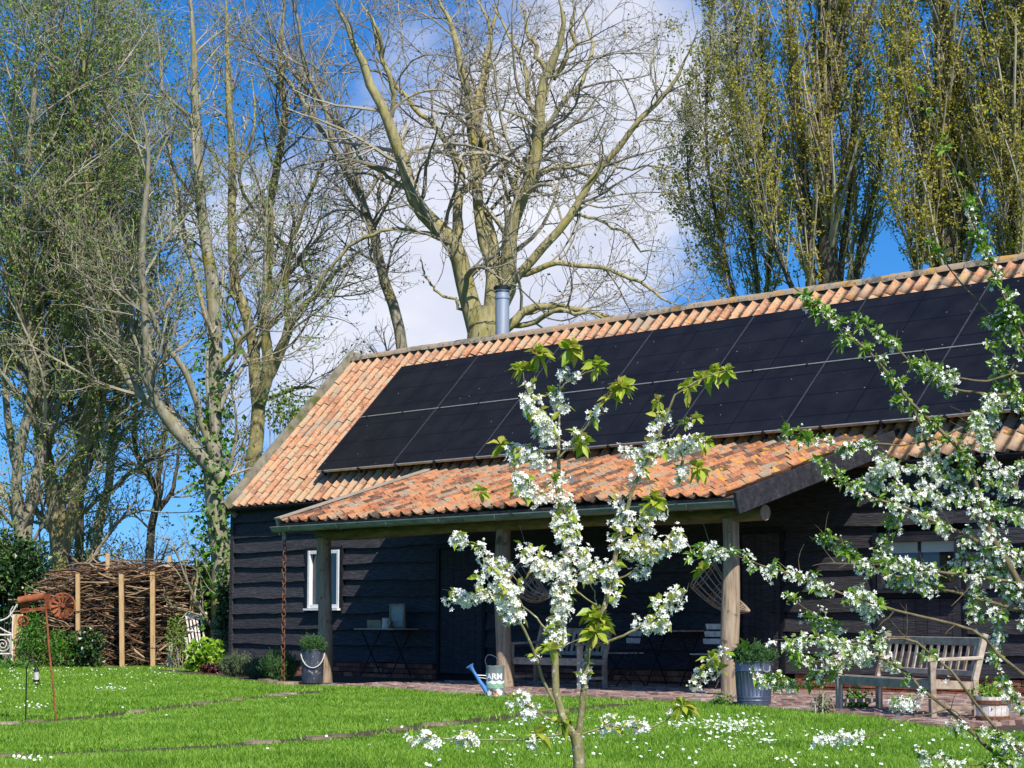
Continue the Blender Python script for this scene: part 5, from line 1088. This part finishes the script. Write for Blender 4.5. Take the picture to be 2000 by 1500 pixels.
# ================================================================== PLANTS
def leafy(name, label, cat, px, py, d, rx, ry, rz_, n, size, mat, group=None, asp=.6, kind=None, shell=False, up=.5):
    """rounded mass of leaves standing on the ground: half-widths in metres"""
    c = at(px, py, d); base = c * [1, 1, 0]; q = rng.normal(size=(n, 3)); q = unit(q) * (rng.uniform(.75 if shell else .1, 1.05, n) ** .6)[:, None]
    lump = 1 + .18 * np.sin(q[:, :1] * 5 + 1) * np.cos(q[:, 2:] * 6); q = q * lump
    C = c + RGT * (q[:, :1] * rx) + np.array([FWD[0], FWD[1], 0]) * (q[:, 1:2] * ry) + np.array([0, 0, 1.]) * (q[:, 2:3] * rz_); C[:, 2] = np.maximum(C[:, 2], .02)
    o = empty(name, base); tag(o, label, cat, group)
    f = link('foliage', np_mesh('foliage', *np_leaves(C - base, rng.uniform(size[0], size[1], n), asp=asp, up=up)), mat, o); f['kind'] = 'stuff'
    ns = 14; a = np.zeros((ns, 5, 3)); tgt = C[rng.integers(0, n, ns)] - base; t = np.linspace(0, 1, 5)[None, :, None]; a = rng.normal(0, .06, (ns, 1, 3)) * [1, 1, 0] * (1 - t) + tgt[:, None] * t
    s = link('stems', np_mesh('stems', *np_tubes(a, np.full((ns, 5), .007), 4)), 'twig', o); s['kind'] = 'stuff'; return o
leafy('ivy_bush', 'dark glossy ivy bush at the left edge above the iron gate', 'bush', 15, 1120, 39.2, .78, .7, .80, 4200, (.07, .13), 'leaf_ivy', asp=.85)
leafy('ivy_bush', 'dark ivy growing low behind the gate post', 'bush', 30, 1230, 39.4, .8, .5, .8, 2600, (.06, .12), 'leaf_ivy', asp=.85)
leafy('nettle_patch', 'fresh green nettles between the gate post and the rusty windmill rod', 'plants', 62, 1250, 37.8, .30, .3, .55, 1700, (.04, .08), 'leaf_nettle', asp=.5)
leafy('nettle_patch', 'bright green weeds right of the windmill rod', 'plants', 112, 1268, 37.8, .28, .3, .38, 1500, (.04, .07), 'leaf_nettle', asp=.5)
leafy('ivy_patch', 'ivy trailing over the foot of the brush pile', 'plants', 165, 1270, 38.1, .38, .2, .40, 1300, (.05, .10), 'leaf_ivy', asp=.85)
leafy('weed_patch', 'low yellow-green weeds under the iron gate', 'plants', 18, 1300, 37.0, .5, .3, .12, 900, (.03, .06), 'leaf_nettle')
leafy('bramble', 'sprawling bramble with small leaves left of the slatted chair', 'plants', 345, 1245, 37.6, .20, .2, .45, 520, (.04, .07), 'leaf_spring')
leafy('hydrangea', 'bright lime-green leafy plant in front of the slatted chair', 'plant', 402, 1283, 35.6, .36, .3, .30, 620, (.08, .14), 'leaf_lime', asp=.7, up=.9)
leafy('heuchera', 'dark red-leaved plant at the foot of the lime-green plant', 'plant', 413, 1308, 34.6, .17, .15, .12, 330, (.04, .08), 'leaf_purple', asp=.9)
leafy('heuchera', 'blackish purple-leaved plant between the lavenders', 'plant', 479, 1309, 33.3, .17, .15, .14, 360, (.04, .08), 'leaf_purple', asp=.9)
leafy('ivy_shrub', 'green climber hugging the barn corner behind the lime-green plant', 'plants', 436, 1190, 37.5, .13, .3, .9, 900, (.06, .10), 'leaf_ivy')
leafy('weed_patch', 'small green weed growing at the foot of the zinc bin', 'plant', 1408, 1372, depth_of(ground(1408, 1384)), .13, .1, .10, 220, (.03, .05), 'leaf_nettle')
leafy('weed_patch', 'small grey-green plant left of the sunny bench leg', 'plant', 1606, 1375, depth_of(ground(1606, 1396)), .10, .1, .14, 200, (.025, .045), 'leaf_lavender')
leafy('weed_patch', 'dark leafy plants under the sunny bench', 'plants', 1672, 1372, depth_of(ground(1690, 1390)), .16, .16, .14, 260, (.04, .07), 'leaf_nettle')
leafy('gable_shrub', 'leafy shrub growing behind the gable verge', 'bush', 560, 800, 42.5, .5, .6, .6, 700, (.06, .11), 'leaf_spring')
def lavender(px, py, rad, h, label, mat='leaf_lavender'):
    b = ground(px, py); o = empty('lavender', b); tag(o, label, 'plant', 'lavender clumps in the bed'); tuft(o, 190, rad, h, .01, mat, size=(.03, .06), w=.004); return o
lavender(463, 1322, .33, .42, 'grey-green lavender clump beside the lime-green plant')
lavender(505, 1326, .26, .34, 'small grey-green lavender clump in front of the barn boards')
lavender(545, 1330, .34, .52, 'dark green shaded clump next to the rain chain', 'leaf_rosemary')
for k, (x, y) in enumerate(((531, 1336), (545, 1339), (518, 1334), (570, 1340))):
    b = ground(x, y); st = link('bed_stone', stone_me[k % 4], None); st.location = (b[0], b[1], .008); st.scale = (.5, .9, 2.4); st.rotation_euler = (0, 0, k * 1.1)
    tag(st, ('pale stone on the bed edge just left of the rain chain', 'second pale stone left of the rain chain', 'leftmost of the pale stones on the bed edge', 'pale stone between the rain chain and the bucket')[(1, 0, 2, 3)[k]], 'stone', 'stones on the bed edge')

# ================================================================== BLOSSOM TREES IN FRONT
def flowers(C, N_, size):
    """five-petalled flowers: centres C, facing N_ -> verts, tris"""
    n = len(C); a = unit(np.cross(N_, rng.normal(size=(n, 3)))); b = np.cross(N_, a); V = np.zeros((n, 16, 3)); V[:, 0] = C - N_ * size[:, None] * .10
    for k in range(5):
        an = 2 * np.pi * k / 5; w = .50
        for j, (da, r) in enumerate(((-w, .62), (0, 1.0), (w, .62))):
            an2 = an + da; rr_ = (r * size * .5 * rng.uniform(.85, 1.1, n))[:, None]; V[:, 1 + k * 3 + j] = C + (a * np.cos(an2) + b * np.sin(an2)) * rr_ + N_ * (size * rng.uniform(-.05, .16, n))[:, None]
    q = np.arange(n)[:, None] * 16; T = []
    for k in range(5): T += [q + [0, 1 + k * 3, 2 + k * 3], q + [0, 2 + k * 3, 3 + k * 3]]
    return V.reshape(-1, 3), np.concatenate(T)
def spear_leaves(B, D, L, wid, droop=.25):
    """lanceolate leaves, 4 stations, folded along the midrib: base B, direction D, length L -> verts, tris"""
    n = len(B); sd = unit(np.cross(D, rng.normal(size=(n, 3)) * .5 + [0, 0, 1.])); nn = np.cross(sd, D); V = np.zeros((n, 11, 3)); i = 0
    for t, w in ((0, .0), (.3, .85), (.6, 1.), (1., 0)):
        c = B + D * (L * t)[:, None] + np.array([0, 0, -1.]) * (L * droop * t * t)[:, None]
        if w == 0: V[:, i] = c; i += 1
        else:
            ww = (L * wid * w)[:, None]; V[:, i] = c - sd * ww + nn * ww * .35; V[:, i + 1] = c; V[:, i + 2] = c + sd * ww + nn * ww * .35; i += 3
    q = np.arange(n)[:, None] * 11
    T = [q + t for t in ([0, 2, 1], [0, 3, 2], [1, 2, 5], [1, 5, 4], [2, 3, 6], [2, 6, 5], [4, 5, 7], [5, 6, 7])]
    return V.reshape(-1, 3), np.concatenate(T)
def interp_line(P, t):
    k = np.minimum((t * (len(P) - 1)).astype(int), len(P) - 2); f = (t * (len(P) - 1) - k)[:, None]; return P[k] * (1 - f) + P[k + 1] * f, unit(P[k + 1] - P[k])
class Bloom:
    def __init__(s): s.fl = []; s.bd = []; s.lf = []; s.st = []
    def cluster(s, c, n, rad, size, bud=0.0):
        q = rng.normal(size=(n, 3)) ; q = unit(q) * (rng.uniform(.35, 1.1, n) * rad)[:, None]; C = c + q + [0, 0, -.008]; Nn = unit(unit(q) + rng.normal(0, .3, (n, 3)) - FWD * .3 + SUN * .5)
        sz = rng.uniform(.8, 1.15, n) * size; isb = rng.random(n) < bud
        if (~isb).any(): s.fl.append(flowers(C[~isb], Nn[~isb], sz[~isb]))
        if isb.any(): s.bd.append((C[isb], Nn[isb], sz[isb]))
        m = max(1, n // 2); t = np.linspace(0, 1, 3)[None, :, None]; s.st.append(np.broadcast_to(c, (m, 1, 3)) * (1 - t) + C[:m, None] * t)
    def leaves(s, c, n, L, spread=1., up=.55, wid=.2, droop=.25):
        D = unit(rng.normal(size=(n, 3)) * spread + [0, 0, up]); s.lf.append(spear_leaves(np.broadcast_to(c, (n, 3)) + D * .006, D, rng.uniform(.6, 1.1, n) * L, wid, droop))
    def along(s, P, t0, t1, step, nf, rad, size, bud, nl, L, jitter=.02, **kw):
        ln = np.linalg.norm(np.diff(P, axis=0), axis=1).sum(); n = max(1, int(ln * (t1 - t0) / step)); t = np.sort(rng.uniform(t0, t1, n)); C, T = interp_line(P, t); C = C + rng.normal(0, jitter, C.shape)
        for c in C:
            if nf: s.cluster(c, max(1, int(rng.poisson(nf))), rad, size, bud)
            if nl and rng.random() < .85: s.leaves(c, max(1, int(rng.poisson(nl))), L, **kw)
    def parts(s, leafmat):
        out = []
        if s.fl: out.append(('blossom', *join(s.fl), 'petal', False, 'stuff'))
        if s.bd:
            C = np.concatenate([q[0] for q in s.bd]); Nn = np.concatenate([q[1] for q in s.bd]); z = np.concatenate([q[2] for q in s.bd]); t = np.linspace(0, 1, 4)[None, :, None]
            P = C[:, None] + Nn[:, None] * (z * .42)[:, None, None] * t; out.append(('buds', *np_tubes(P, z[:, None] * np.array([.06, .20, .18, .03])[None], 5), 'bud', True, 'stuff'))
        if s.lf: out.append(('leaves', *join(s.lf), leafmat, False, 'stuff'))
        if s.st: S = np.concatenate(s.st); out.append(('flower_stalks', *np_tubes(S, np.full(S.shape[:2], .0011), 3), 'stalk', False, 'stuff'))
        return out
# ---- young cherry in the middle
DCH = 10.0
Z5 = lambda X, Y: (800 + X * .5732, 640 + Y * .5732)
CH = [  # polyline, width px start/end, depth drift, then blossom runs (t0, t1, step m, flowers, radius, leaves)
 ([(580, 1660), (578, 1500), (572, 1420), (562, 1370)], 36, 36, 0, []),
 ([(556, 1385), (512, 1290), (496, 1180), (497, 1080), (506, 1000), (522, 900), (530, 800), (522, 640), (514, 520), (506, 400), (512, 280), (510, 190)], 27, 8, .06, [(.27, .73, .021, 9, .040, 2.2), (.73, .76, .03, 5, .03, 1), (.93, 1, .02, 7, .035, 1)]),
 ([(576, 1385), (590, 1270), (602, 1120), (640, 1010), (670, 930), (690, 840), (705, 760), (732, 660), (757, 560), (780, 500), (812, 450), (860, 340), (905, 230), (965, 190), (1080, 150)], 22, 6, -.08, [(.13, .22, .05, 5, .03, 1), (.36, .54, .028, 8, .038, 2), (.62, .84, .028, 5, .03, 2)]),
 ([(492, 1275), (440, 1160), (415, 1090), (380, 1010), (340, 950), (310, 870), (240, 770), (150, 715)], 11, 4, -.3, [(.48, 1, .024, 8, .036, 1.5), (.25, .3, .05, 5, .03, 2)]),
 ([(345, 945), (270, 905), (200, 910), (110, 895)], 6, 3, -.2, [(.1, 1, .026, 7, .032, 1)]),
 ([(492, 1060), (440, 1000), (385, 945), (330, 850), (310, 800)], 7, 3, .35, [(.5, 1, .025, 7, .034, 1)]),
 ([(512, 415), (470, 345), (430, 290), (405, 230), (385, 150)], 8, 4, -.2, [(.15, .85, .022, 8, .038, 1.5)]),
 ([(430, 290), (420, 210), (440, 100)], 5, 3, .2, [(0, .5, .03, 6, .03, 2)]),
 ([(510, 490), (450, 450), (380, 420), (320, 420)], 6, 3, .3, [(.25, 1, .020, 9, .038, 1.5)]),
 ([(515, 600), (450, 560), (400, 520), (370, 480)], 6, 3, -.4, [(.2, 1, .024, 8, .036, 1.5)]),
 ([(512, 440), (560, 390), (610, 330), (650, 260), (725, 200)], 7, 3, -.2, [(.2, .8, .05, 5, .03, 1.6)]),
 ([(508, 380), (550, 400), (600, 360)], 5, 3, .3, [(.3, 1, .05, 5, .03, 2)]),
 ([(510, 195), (535, 130), (555, 75)], 6, 3, .1, [(.1, .5, .03, 6, .03, 1)]), ([(512, 205), (570, 165), (640, 130)], 5, 3, -.2, [(.2, .6, .06, 4, .03, 1)]),
 ([(675, 885), (635, 840), (600, 790), (560, 740), (540, 690)], 7, 3, .3, [(.3, 1, .021, 9, .040, 1.8)]),
 ([(676, 880), (740, 850), (790, 810), (830, 760), (880, 730), (945, 715)], 7, 3, -.25, [(.3, 1, .022, 8, .038, 1.2)]),
 ([(702, 770), (760, 740), (800, 700), (830, 640), (850, 600)], 7, 3, .2, [(.15, 1, .023, 8, .038, 2)]),
 ([(632, 1090), (740, 1040), (830, 985), (920, 920), (955, 870)], 9, 4, -.2, [(.38, 1, .027, 7, .036, 1.8)]),
 ([(640, 955), (620, 870), (590, 830)], 5, 2, .3, []), ([(640, 945), (545, 890), (480, 830), (420, 790), (360, 770)], 5, 2.5, .2, [(.4, 1, .022, 8, .036, 1.2)]),
 ([(502, 1095), (590, 1050), (640, 1010)], 5, 2, -.3, []),
 ([(545, 1370), (440, 1310), (380, 1280), (310, 1225)], 7, 3, -.3, [(.45, 1, .035, 7, .036, 1.2)]),
 ([(550, 1385), (400, 1400), (250, 1410), (130, 1405), (40, 1390)], 7, 3, -.1, [(.15, .35, .05, 5, .03, 1), (.68, 1, .024, 7, .034, 1.2)]),
 ([(590, 1385), (680, 1362), (800, 1362), (880, 1328), (930, 1285)], 7, 3, .15, [(.15, .7, .045, 5, .03, .8), (.9, 1, .03, 6, .035, 2)]),
 ([(930, 1285), (975, 1240), (1000, 1190), (1045, 1130)], 4, 2.5, .2, [(.4, 1, .022, 7, .034, 1.2)]),
 ([(812, 450), (760, 430), (720, 430)], 6, 3, .3, [(.2, 1, .022, 8, .036, 1)]), ([(860, 350), (845, 300), (848, 250)], 4, 2, .2, [(.2, .8, .04, 4, .03, 1)]), ([(820, 450), (900, 410), (960, 400), (1000, 380)], 5, 2, -.2, [(.1, 1, .03, 6, .033, 1.5)]),
 ([(900, 400), (930, 440), (920, 490), (985, 480)], 4, 2, .2, [(.1, .75, .028, 6, .033, 1.5)]), ([(880, 350), (930, 320), (975, 310)], 4, 2, .2, [(.2, 1, .06, 3, .025, 2)]), ([(757, 560), (720, 600), (710, 660)], 5, 2, .2, [(.2, 1, .025, 7, .034, 2)])]
P, Rr = limbs([(c[0], c[1], c[2], c[3]) for c in CH], DCH, Z5, K=16); P[1:] = wobble(P[1:], .005); Rr *= .62; Rr[0] *= 1.1
bl = Bloom()
for c, p in zip(CH, P):
    for (t0, t1, st, nf, rad, nl) in c[4]: bl.along(p, t0, t1, st, nf * 2.1, rad * 1.2, .033, .06, nl * 2.3, .068, jitter=.020, wid=.21)
for X, Y, n, L in ((385, 145, 15, .085), (440, 95, 17, .09), (555, 72, 17, .09), (640, 130, 14, .08), (725, 205, 15, .085), (690, 240, 9, .07), (1040, 152, 11, .07), (1080, 148, 11, .07), (1000, 175, 11, .075), (950, 205, 10, .075), (640, 1000, 14, .10), (635, 1040, 14, .10), (630, 970, 9, .09), (985, 480, 10, .075), (835, 590, 13, .085), (930, 1290, 13, .085), (480, 1100, 9, .07), (525, 1340, 12, .08), (440, 1385, 9, .075), (848, 250, 7, .05), (975, 310, 7, .05), (1010, 390, 9, .06), (240, 560, 8, .06), (370, 545, 8, .075), (310, 400, 8, .08), (590, 390, 10, .075), (715, 700, 9, .08), (1000, 830, 9, .08), (1030, 1130, 8, .075)):
    x, y = Z5(X, Y); bl.leaves(at(x, y, DCH + rng.normal(0, .08)), int(n * 1.9), L * .98, spread=.9, up=.55, wid=.26, droop=.35)
base = P[0, 0] * [1, 1, 0]
q, rq = resample([base + [.01, 0, -.05], base + [0, 0, .02], P[0, 0], P[0, 1]], [Rr[0, 0] * 1.35, Rr[0, 0] * 1.2, Rr[0, 0], Rr[0, 1]], 16)
make_tree('cherry_tree', 'young white-blossomed cherry tree standing alone in the middle of the lawn', base, [('trunk', *np_tubes(np.concatenate([P, q[None]]), np.concatenate([Rr, rq[None]]), 9), 'bark_cherry', True, None)] + bl.parts('leaf_cherry'), 'blossoming fruit trees on the lawn')

# ---- plum reaching in from the right
DPL = 9.4
PL_ = [  # photograph pixels; blossom runs (t0, t1, step, flowers, bud share, leaves)
 ([(2140, 1700), (2125, 1560), (2100, 1440), (2065, 1270), (2030, 1190), (1987, 1141), (1972, 1105), (1950, 1067), (1928, 1030), (1908, 950), (1893, 903), (1873, 877), (1830, 833), (1790, 800), (1767, 770), (1727, 720), (1690, 680), (1640, 640), (1600, 603), (1550, 560)], 40, 4, -.05, [(.42, .62, .03, 6, .1, 2), (.62, .86, .024, 3, .55, 4.5), (.86, 1, .024, 2, .5, 5)]),
 ([(2080, 790), (2000, 770), (1947, 773), (1893, 767), (1850, 757), (1817, 730), (1783, 707), (1750, 677), (1710, 650), (1672, 622)], 8, 3, .1, [(.45, 1, .026, 2.5, .5, 4.5)]),
 ([(2080, 715), (2000, 728), (1940, 738), (1900, 742), (1867, 737), (1833, 727), (1800, 705)], 6, 3, -.1, [(.65, 1, .024, 5, .2, 4)]),
 ([(1787, 800), (1800, 840), (1813, 870), (1835, 905), (1893, 960), (1928, 1030)], 6, 8, .1, [(.1, .8, .022, 7, .15, 2.5)]),
 ([(1937, 770), (1920, 813), (1900, 870), (1893, 903)], 4, 6, .15, [(.05, 1, .020, 6, .2, 3)]),
 ([(2060, 760), (2000, 693), (1967, 650), (1933, 613), (1893, 570), (1843, 507), (1815, 470)], 7, 2.5, .1, [(.25, .6, .024, 3, .4, 4.5), (.85, 1, .03, 2, .5, 4.5)]),
 ([(2060, 740), (2000, 667), (1980, 620), (1967, 593), (1947, 540), (1924, 492), (1900, 432), (1860, 320), (1820, 240), (1780, 160)], 7, 2, -.1, [(.15, .62, .020, 2.6, .5, 5), (.62, 1, .055, 0, 1, 2.5)]),
 ([(1960, 620), (1945, 680), (1950, 740), (1942, 800), (1925, 850)], 4, 4, .2, [(0, .6, .018, 2.5, .5, 5), (.6, 1, .018, 7, .15, 2.5)]),
 ([(1880, 835), (1813, 863), (1733, 867), (1653, 875), (1590, 856), (1527, 845)], 5, 2.5, -.2, [(.5, .8, .026, 4, .2, 2.5), (.8, 1, .022, 2.5, .4, 4)]),
 ([(2060, 1110), (1940, 1075), (1888, 1049), (1858, 1036), (1814, 1014), (1767, 992), (1723, 977), (1675, 958), (1640, 935), (1613, 915), (1587, 890)], 10, 2.5, -.15, [(.1, .6, .024, 6, .15, 3), (.6, .85, .022, 5, .25, 2.5), (.85, 1, .026, 2, .4, 4)]),
 ([(1830, 905), (1770, 910), (1720, 930), (1690, 950)], 4, 2.5, .2, [(0, 1, .016, 9, .05, 2)]), ([(1850, 930), (1800, 960), (1760, 950), (1730, 900)], 4, 2.5, -.2, [(0, 1, .017, 9, .05, 2)]), ([(1870, 960), (1830, 985), (1800, 1010)], 4, 2.5, .2, [(0, 1, .018, 8, .05, 2)]),
 ([(2080, 1370), (1960, 1290), (1913, 1236), (1858, 1214), (1814, 1203), (1748, 1190), (1686, 1170), (1635, 1157), (1598, 1141), (1539, 1120), (1492, 1110), (1437, 1089), (1400, 1076), (1352, 1078)], 8, 2.5, -.1, [(.48, .62, .026, 6, .1, 3), (.66, .84, .019, 6, .15, 2.2), (.84, 1, .022, 5, .3, 3.5)]),
 ([(2060, 1155), (2000, 1144), (1900, 1125), (1796, 1108), (1767, 1100), (1715, 1098), (1627, 1098), (1587, 1104)], 9, 2, -.1, [(.25, .85, .022, 5, .25, 3)]),
 ([(2060, 1200), (1950, 1180), (1877, 1161), (1822, 1144), (1767, 1133), (1715, 1118), (1671, 1090), (1653, 1067), (1620, 1060), (1598, 1034)], 9, 2.2, .1, [(.3, .5, .035, 4, .2, 2), (.5, .72, .022, 6, .15, 3), (.72, 1, .020, 4, .6, 4)]),
 ([(1720, 1100), (1725, 1060), (1740, 1030), (1735, 1000)], 3, 2, .2, [(0, 1, .022, 4, .3, 4)]), ([(1680, 1150), (1690, 1180), (1710, 1190)], 3, 2, -.2, [(0, 1, .010, 9, .02, 1.5)]),
 ([(1748, 1190), (1700, 1240), (1660, 1228), (1613, 1214), (1591, 1200), (1565, 1188), (1539, 1164)], 3.5, 2, .2, [(.45, 1, .021, 3.5, .6, 3.5)]),
 ([(2010, 1480), (1950, 1430), (1888, 1346), (1858, 1306), (1811, 1273), (1778, 1250), (1719, 1249), (1686, 1258), (1635, 1255), (1583, 1243), (1547, 1252), (1510, 1250)], 8, 2.2, -.15, [(.62, 1, .018, 6, .15, 2.5), (.35, .5, .05, 3, .3, 3)]),
 ([(2110, 1590), (2020, 1530), (1950, 1480), (1888, 1419), (1858, 1390), (1822, 1364), (1789, 1335), (1767, 1309), (1730, 1291), (1693, 1280), (1657, 1284), (1605, 1289), (1565, 1287), (1525, 1270)], 11, 2.2, .05, [(.62, .86, .018, 6, .2, 2.5), (.86, 1, .02, 4, .3, 4)]),
 ([(1657, 1284), (1620, 1317), (1583, 1326), (1547, 1330), (1503, 1330), (1468, 1322)], 3.5, 2, .2, [(.1, 1, .018, 4, .5, 3.5)]),
 ([(1888, 1410), (1850, 1385), (1770, 1408), (1712, 1430), (1642, 1441), (1590, 1445)], 3.5, 2, .1, [(.72, 1, .016, 8, .02, 1.2)]), ([(1822, 1364), (1780, 1370), (1745, 1378)], 3, 2, .2, [(.45, 1, .011, 10, .02, 1.2)]),
 ([(2080, 1290), (1990, 1190), (1955, 1120), (1935, 1050), (1945, 980)], 8, 3, .2, [(.2, 1, .020, 6, .15, 3)]), ([(2080, 1050), (1990, 965), (1950, 905), (1920, 850), (1905, 810)], 7, 3, -.2, [(.2, 1, .018, 7, .12, 3)]),
 ([(2080, 1420), (1995, 1375), (1960, 1330), (1950, 1270), (1965, 1220)], 7, 3, .2, [(.25, 1, .022, 6, .15, 3)]), ([(2080, 1500), (2000, 1460), (1950, 1440), (1900, 1430), (1850, 1420)], 6, 3, -.15, [(.2, 1, .022, 5, .2, 3)]),
 ([(2060, 1120), (1980, 1090), (1930, 1105), (1880, 1092), (1830, 1110), (1800, 1090)], 6, 2.5, .2, [(.2, 1, .022, 5.5, .2, 3)]), ([(2060, 920), (2000, 900), (1960, 950), (1930, 930)], 5, 3, .2, [(.2, 1, .02, 7, .1, 3)]), ([(2060, 1000), (1980, 1010), (1940, 990), (1900, 1010)], 5, 3, -.2, [(.2, 1, .02, 6, .15, 3)]),
 ([(1990, 1180), (1945, 1190), (1905, 1170), (1895, 1200)], 4, 2, .2, [(.2, 1, .02, 6, .15, 3)]), ([(2020, 1530), (1960, 1500), (1890, 1495), (1830, 1480), (1800, 1470)], 5, 2, -.1, [(.15, 1, .022, 5, .15, 3)]), ([(1970, 1460), (1940, 1490), (1960, 1530)], 5, 2, -.1, [(.0, 1, .022, 5, .15, 4)]), ([(2040, 820), (1990, 790), (1970, 740), (1985, 690)], 5, 2, .1, [(.1, 1, .022, 3, .3, 4)])]
P, Rr = limbs([(c[0], c[1], c[2], c[3]) for c in PL_], DPL, I, K=22); Rr *= .85; Rr[0] = np.interp(np.linspace(0, 1, 22), [0, .25, .45, .7, 1], np.array([44, 30, 13, 7, 3.5])) / 2 / F * DPL; P[1:] = wobble(P[1:], .006)
bl = Bloom()
for c, p in zip(PL_, P):
    for (t0, t1, st, nf, bd, nl) in c[4]: bl.along(p, t0, t1, st, nf * 1.45, .034, .0255, bd, nl * 2.1, .046, jitter=.016, wid=.22, spread=1.1, up=.5)
sp, sr = grow(P[1:], Rr[1:], 120, (.05, .22), (35, 80), (.3, 1), up=.12, wig=.12, K=5, rr=.5, rmin=.0016)
base = P[0, 0] * [1, 1, 0]
q, rq = resample([base + [.01, 0, -.05], base + [0, 0, .02], P[0, 0] * [1, 1, .6] + base * [0, 0, .4], P[0, 1]], [Rr[0, 0] * 1.3, Rr[0, 0] * 1.2, Rr[0, 0] * 1.05, Rr[0, 1]], 22)
make_tree('plum_tree', 'white-blossomed fruit tree reaching in from the right edge of the picture', base, [('trunk', *np_tubes(np.concatenate([P, q[None]]), np.concatenate([Rr, rq[None]]), 8), 'bark_plum', True, None), ('spurs', *np_tubes(sp, sr, 4), 'bark_plum', False, 'stuff')] + bl.parts('leaf_plum'), 'blossoming fruit trees on the lawn')

# ================================================================== LAWN: grass blades and daisies
def grass():
    n = 960000; d0, d1 = 10.0, 42.0
    u = rng.random(n); d = 1 / (1 / d0 - u * (1 / d0 - 1 / d1)) ** 1.0; d = d0 * (d1 / d0) ** (u ** .95); s = rng.uniform(-.32, .33, n) * d
    xy = C0[None] + f2[None] * d[:, None] + r2[None] * s[:, None]; x, y = xy[:, 0], xy[:, 1]
    keep = ~in_poly(x, y, patio_poly) & ~in_poly(x, y, bed_g + [(edge_g[0][0] + .1, .1), (-2.5, .1), (-3.2, -.6)]) & (y < 30)
    keep &= ~((x > -.1) & (y > -.1))
    h = rng.uniform(.028, .058, n) * (1 + .25 * np.sin(x * 1.7 + np.cos(y * 1.3)) * np.sin(y * 1.1))
    for nm, w in (('upper', .19), ('lower', .22)):
        dm = np.full(n, 9.)
        for a, b in zip(path_pts[nm][:-1:2], path_pts[nm][2::2]):
            ab = b - a; t = np.clip(((x - a[0]) * ab[0] + (y - a[1]) * ab[1]) / (ab @ ab), 0, 1); dm = np.minimum(dm, np.hypot(x - a[0] - t * ab[0], y - a[1] - t * ab[1]))
        keep &= ~((dm < w + rng.normal(0, .03, n)) & (rng.random(n) < .97)); h = np.where((dm > w) & (dm < w + .55), h * np.where((x - a[0]) * f2[0] + (y - a[1]) * f2[1] < 9, .62, 1), h)
    x, y, h, d = x[keep], y[keep], h[keep], d[keep]; n = len(x); a = rng.uniform(0, 2 * np.pi, n); ln = rng.normal(0, .45, (n, 2)) * h[:, None]; w = (.0030 + .00022 * d) * rng.uniform(.7, 1.3, n)
    b = np.stack([x, y, np.zeros(n)], 1); sd = np.stack([np.cos(a), np.sin(a), np.zeros(n)], 1) * w[:, None]
    mid = b + np.stack([ln[:, 0] * .35, ln[:, 1] * .35, h * .6], 1); tip = b + np.stack([ln[:, 0], ln[:, 1], h], 1)
    V = np.stack([b - sd, b + sd, tip], 1); return V.reshape(-1, 3), np.arange(n * 3).reshape(-1, 3)
o = link('grass', np_mesh('grass', *grass()), 'grass'); tag(o, 'short bright green lawn grass around the barn', 'grass', kind='stuff')
def daisies():
    pts = []
    def patch(n, x0, x1, y0, y1, norm=False):
        for _ in range(n):
            if norm: x, y = rng.normal((x0 + x1) / 2, (x1 - x0) / 4), rng.normal((y0 + y1) / 2, (y1 - y0) / 4)
            else: x, y = rng.uniform(x0, x1), rng.uniform(y0, y1)
            pts.append(ground(x, max(y, 1300), .045))
    patch(150, 1360, 1505, 1398, 1432, True); patch(60, 1280, 1400, 1402, 1425, True); patch(40, 1380, 1520, 1425, 1455); patch(36, 183, 240, 1338, 1350, True); patch(90, 0, 340, 1302, 1320); patch(40, 0, 130, 1305, 1350); patch(20, 30, 90, 1375, 1385, True); patch(14, 10, 90, 1472, 1490, True)
    patch(70, 1500, 1960, 1420, 1500); patch(70, 960, 1250, 1400, 1480); patch(36, 1000, 1140, 1425, 1465, True); patch(30, 820, 1000, 1420, 1500); patch(40, 1250, 1700, 1440, 1500); patch(16, 0, 350, 1320, 1400); patch(8, 300, 800, 1350, 1480); patch(30, 1560, 1680, 1425, 1450, True); patch(16, 230, 350, 1305, 1345)
    C = np.array(pts); n = len(C); C[:, 2] += rng.uniform(-.01, .02, n); Nn = unit(rng.normal(0, .35, (n, 3)) + SUN * .7 + [0, 0, .5]); a = unit(np.cross(Nn, rng.normal(size=(n, 3)))); b = np.cross(Nn, a); m = 10; r_ = rng.uniform(.009, .0135, n)
    ring = np.stack([C + (a * np.cos(2 * np.pi * k / m) + b * np.sin(2 * np.pi * k / m)) * (r_ * (1 if k % 2 else .8))[:, None] + Nn * .002 for k in range(m)], 1); V = np.concatenate([C[:, None], ring], 1); q = np.arange(n)[:, None] * (m + 1)
    T = np.concatenate([q + [0, 1 + k, 1 + (k + 1) % m] for k in range(m)]); t = np.linspace(0, 1, 3)[None, :, None]
    st = (C * [1, 1, 0])[:, None] * (1 - t) + C[:, None] * t
    o = link('daisies', np_mesh('daisies', V.reshape(-1, 3), T), 'daisy'); tag(o, 'small white daisies scattered in drifts over the lawn', 'flowers', kind='stuff')
    s = link('stalks', np_mesh('stalks', *np_tubes(st, np.full((n, 3), .0012), 3)), 'stalk', o); s['kind'] = 'stuff'
    e = C + Nn * .004; ye = np.stack([e + (a * np.cos(k * 1.047) + b * np.sin(k * 1.047)) * (r_ * .35)[:, None] for k in range(6)], 1); q = np.arange(n)[:, None] * 6
    s = link('yellow_centres', np_mesh('yellow_centres', ye.reshape(-1, 3), np.concatenate([q + [0, k, k + 1] for k in range(1, 5)])), 'leaf_lime', o); s['kind'] = 'stuff'
daisies()
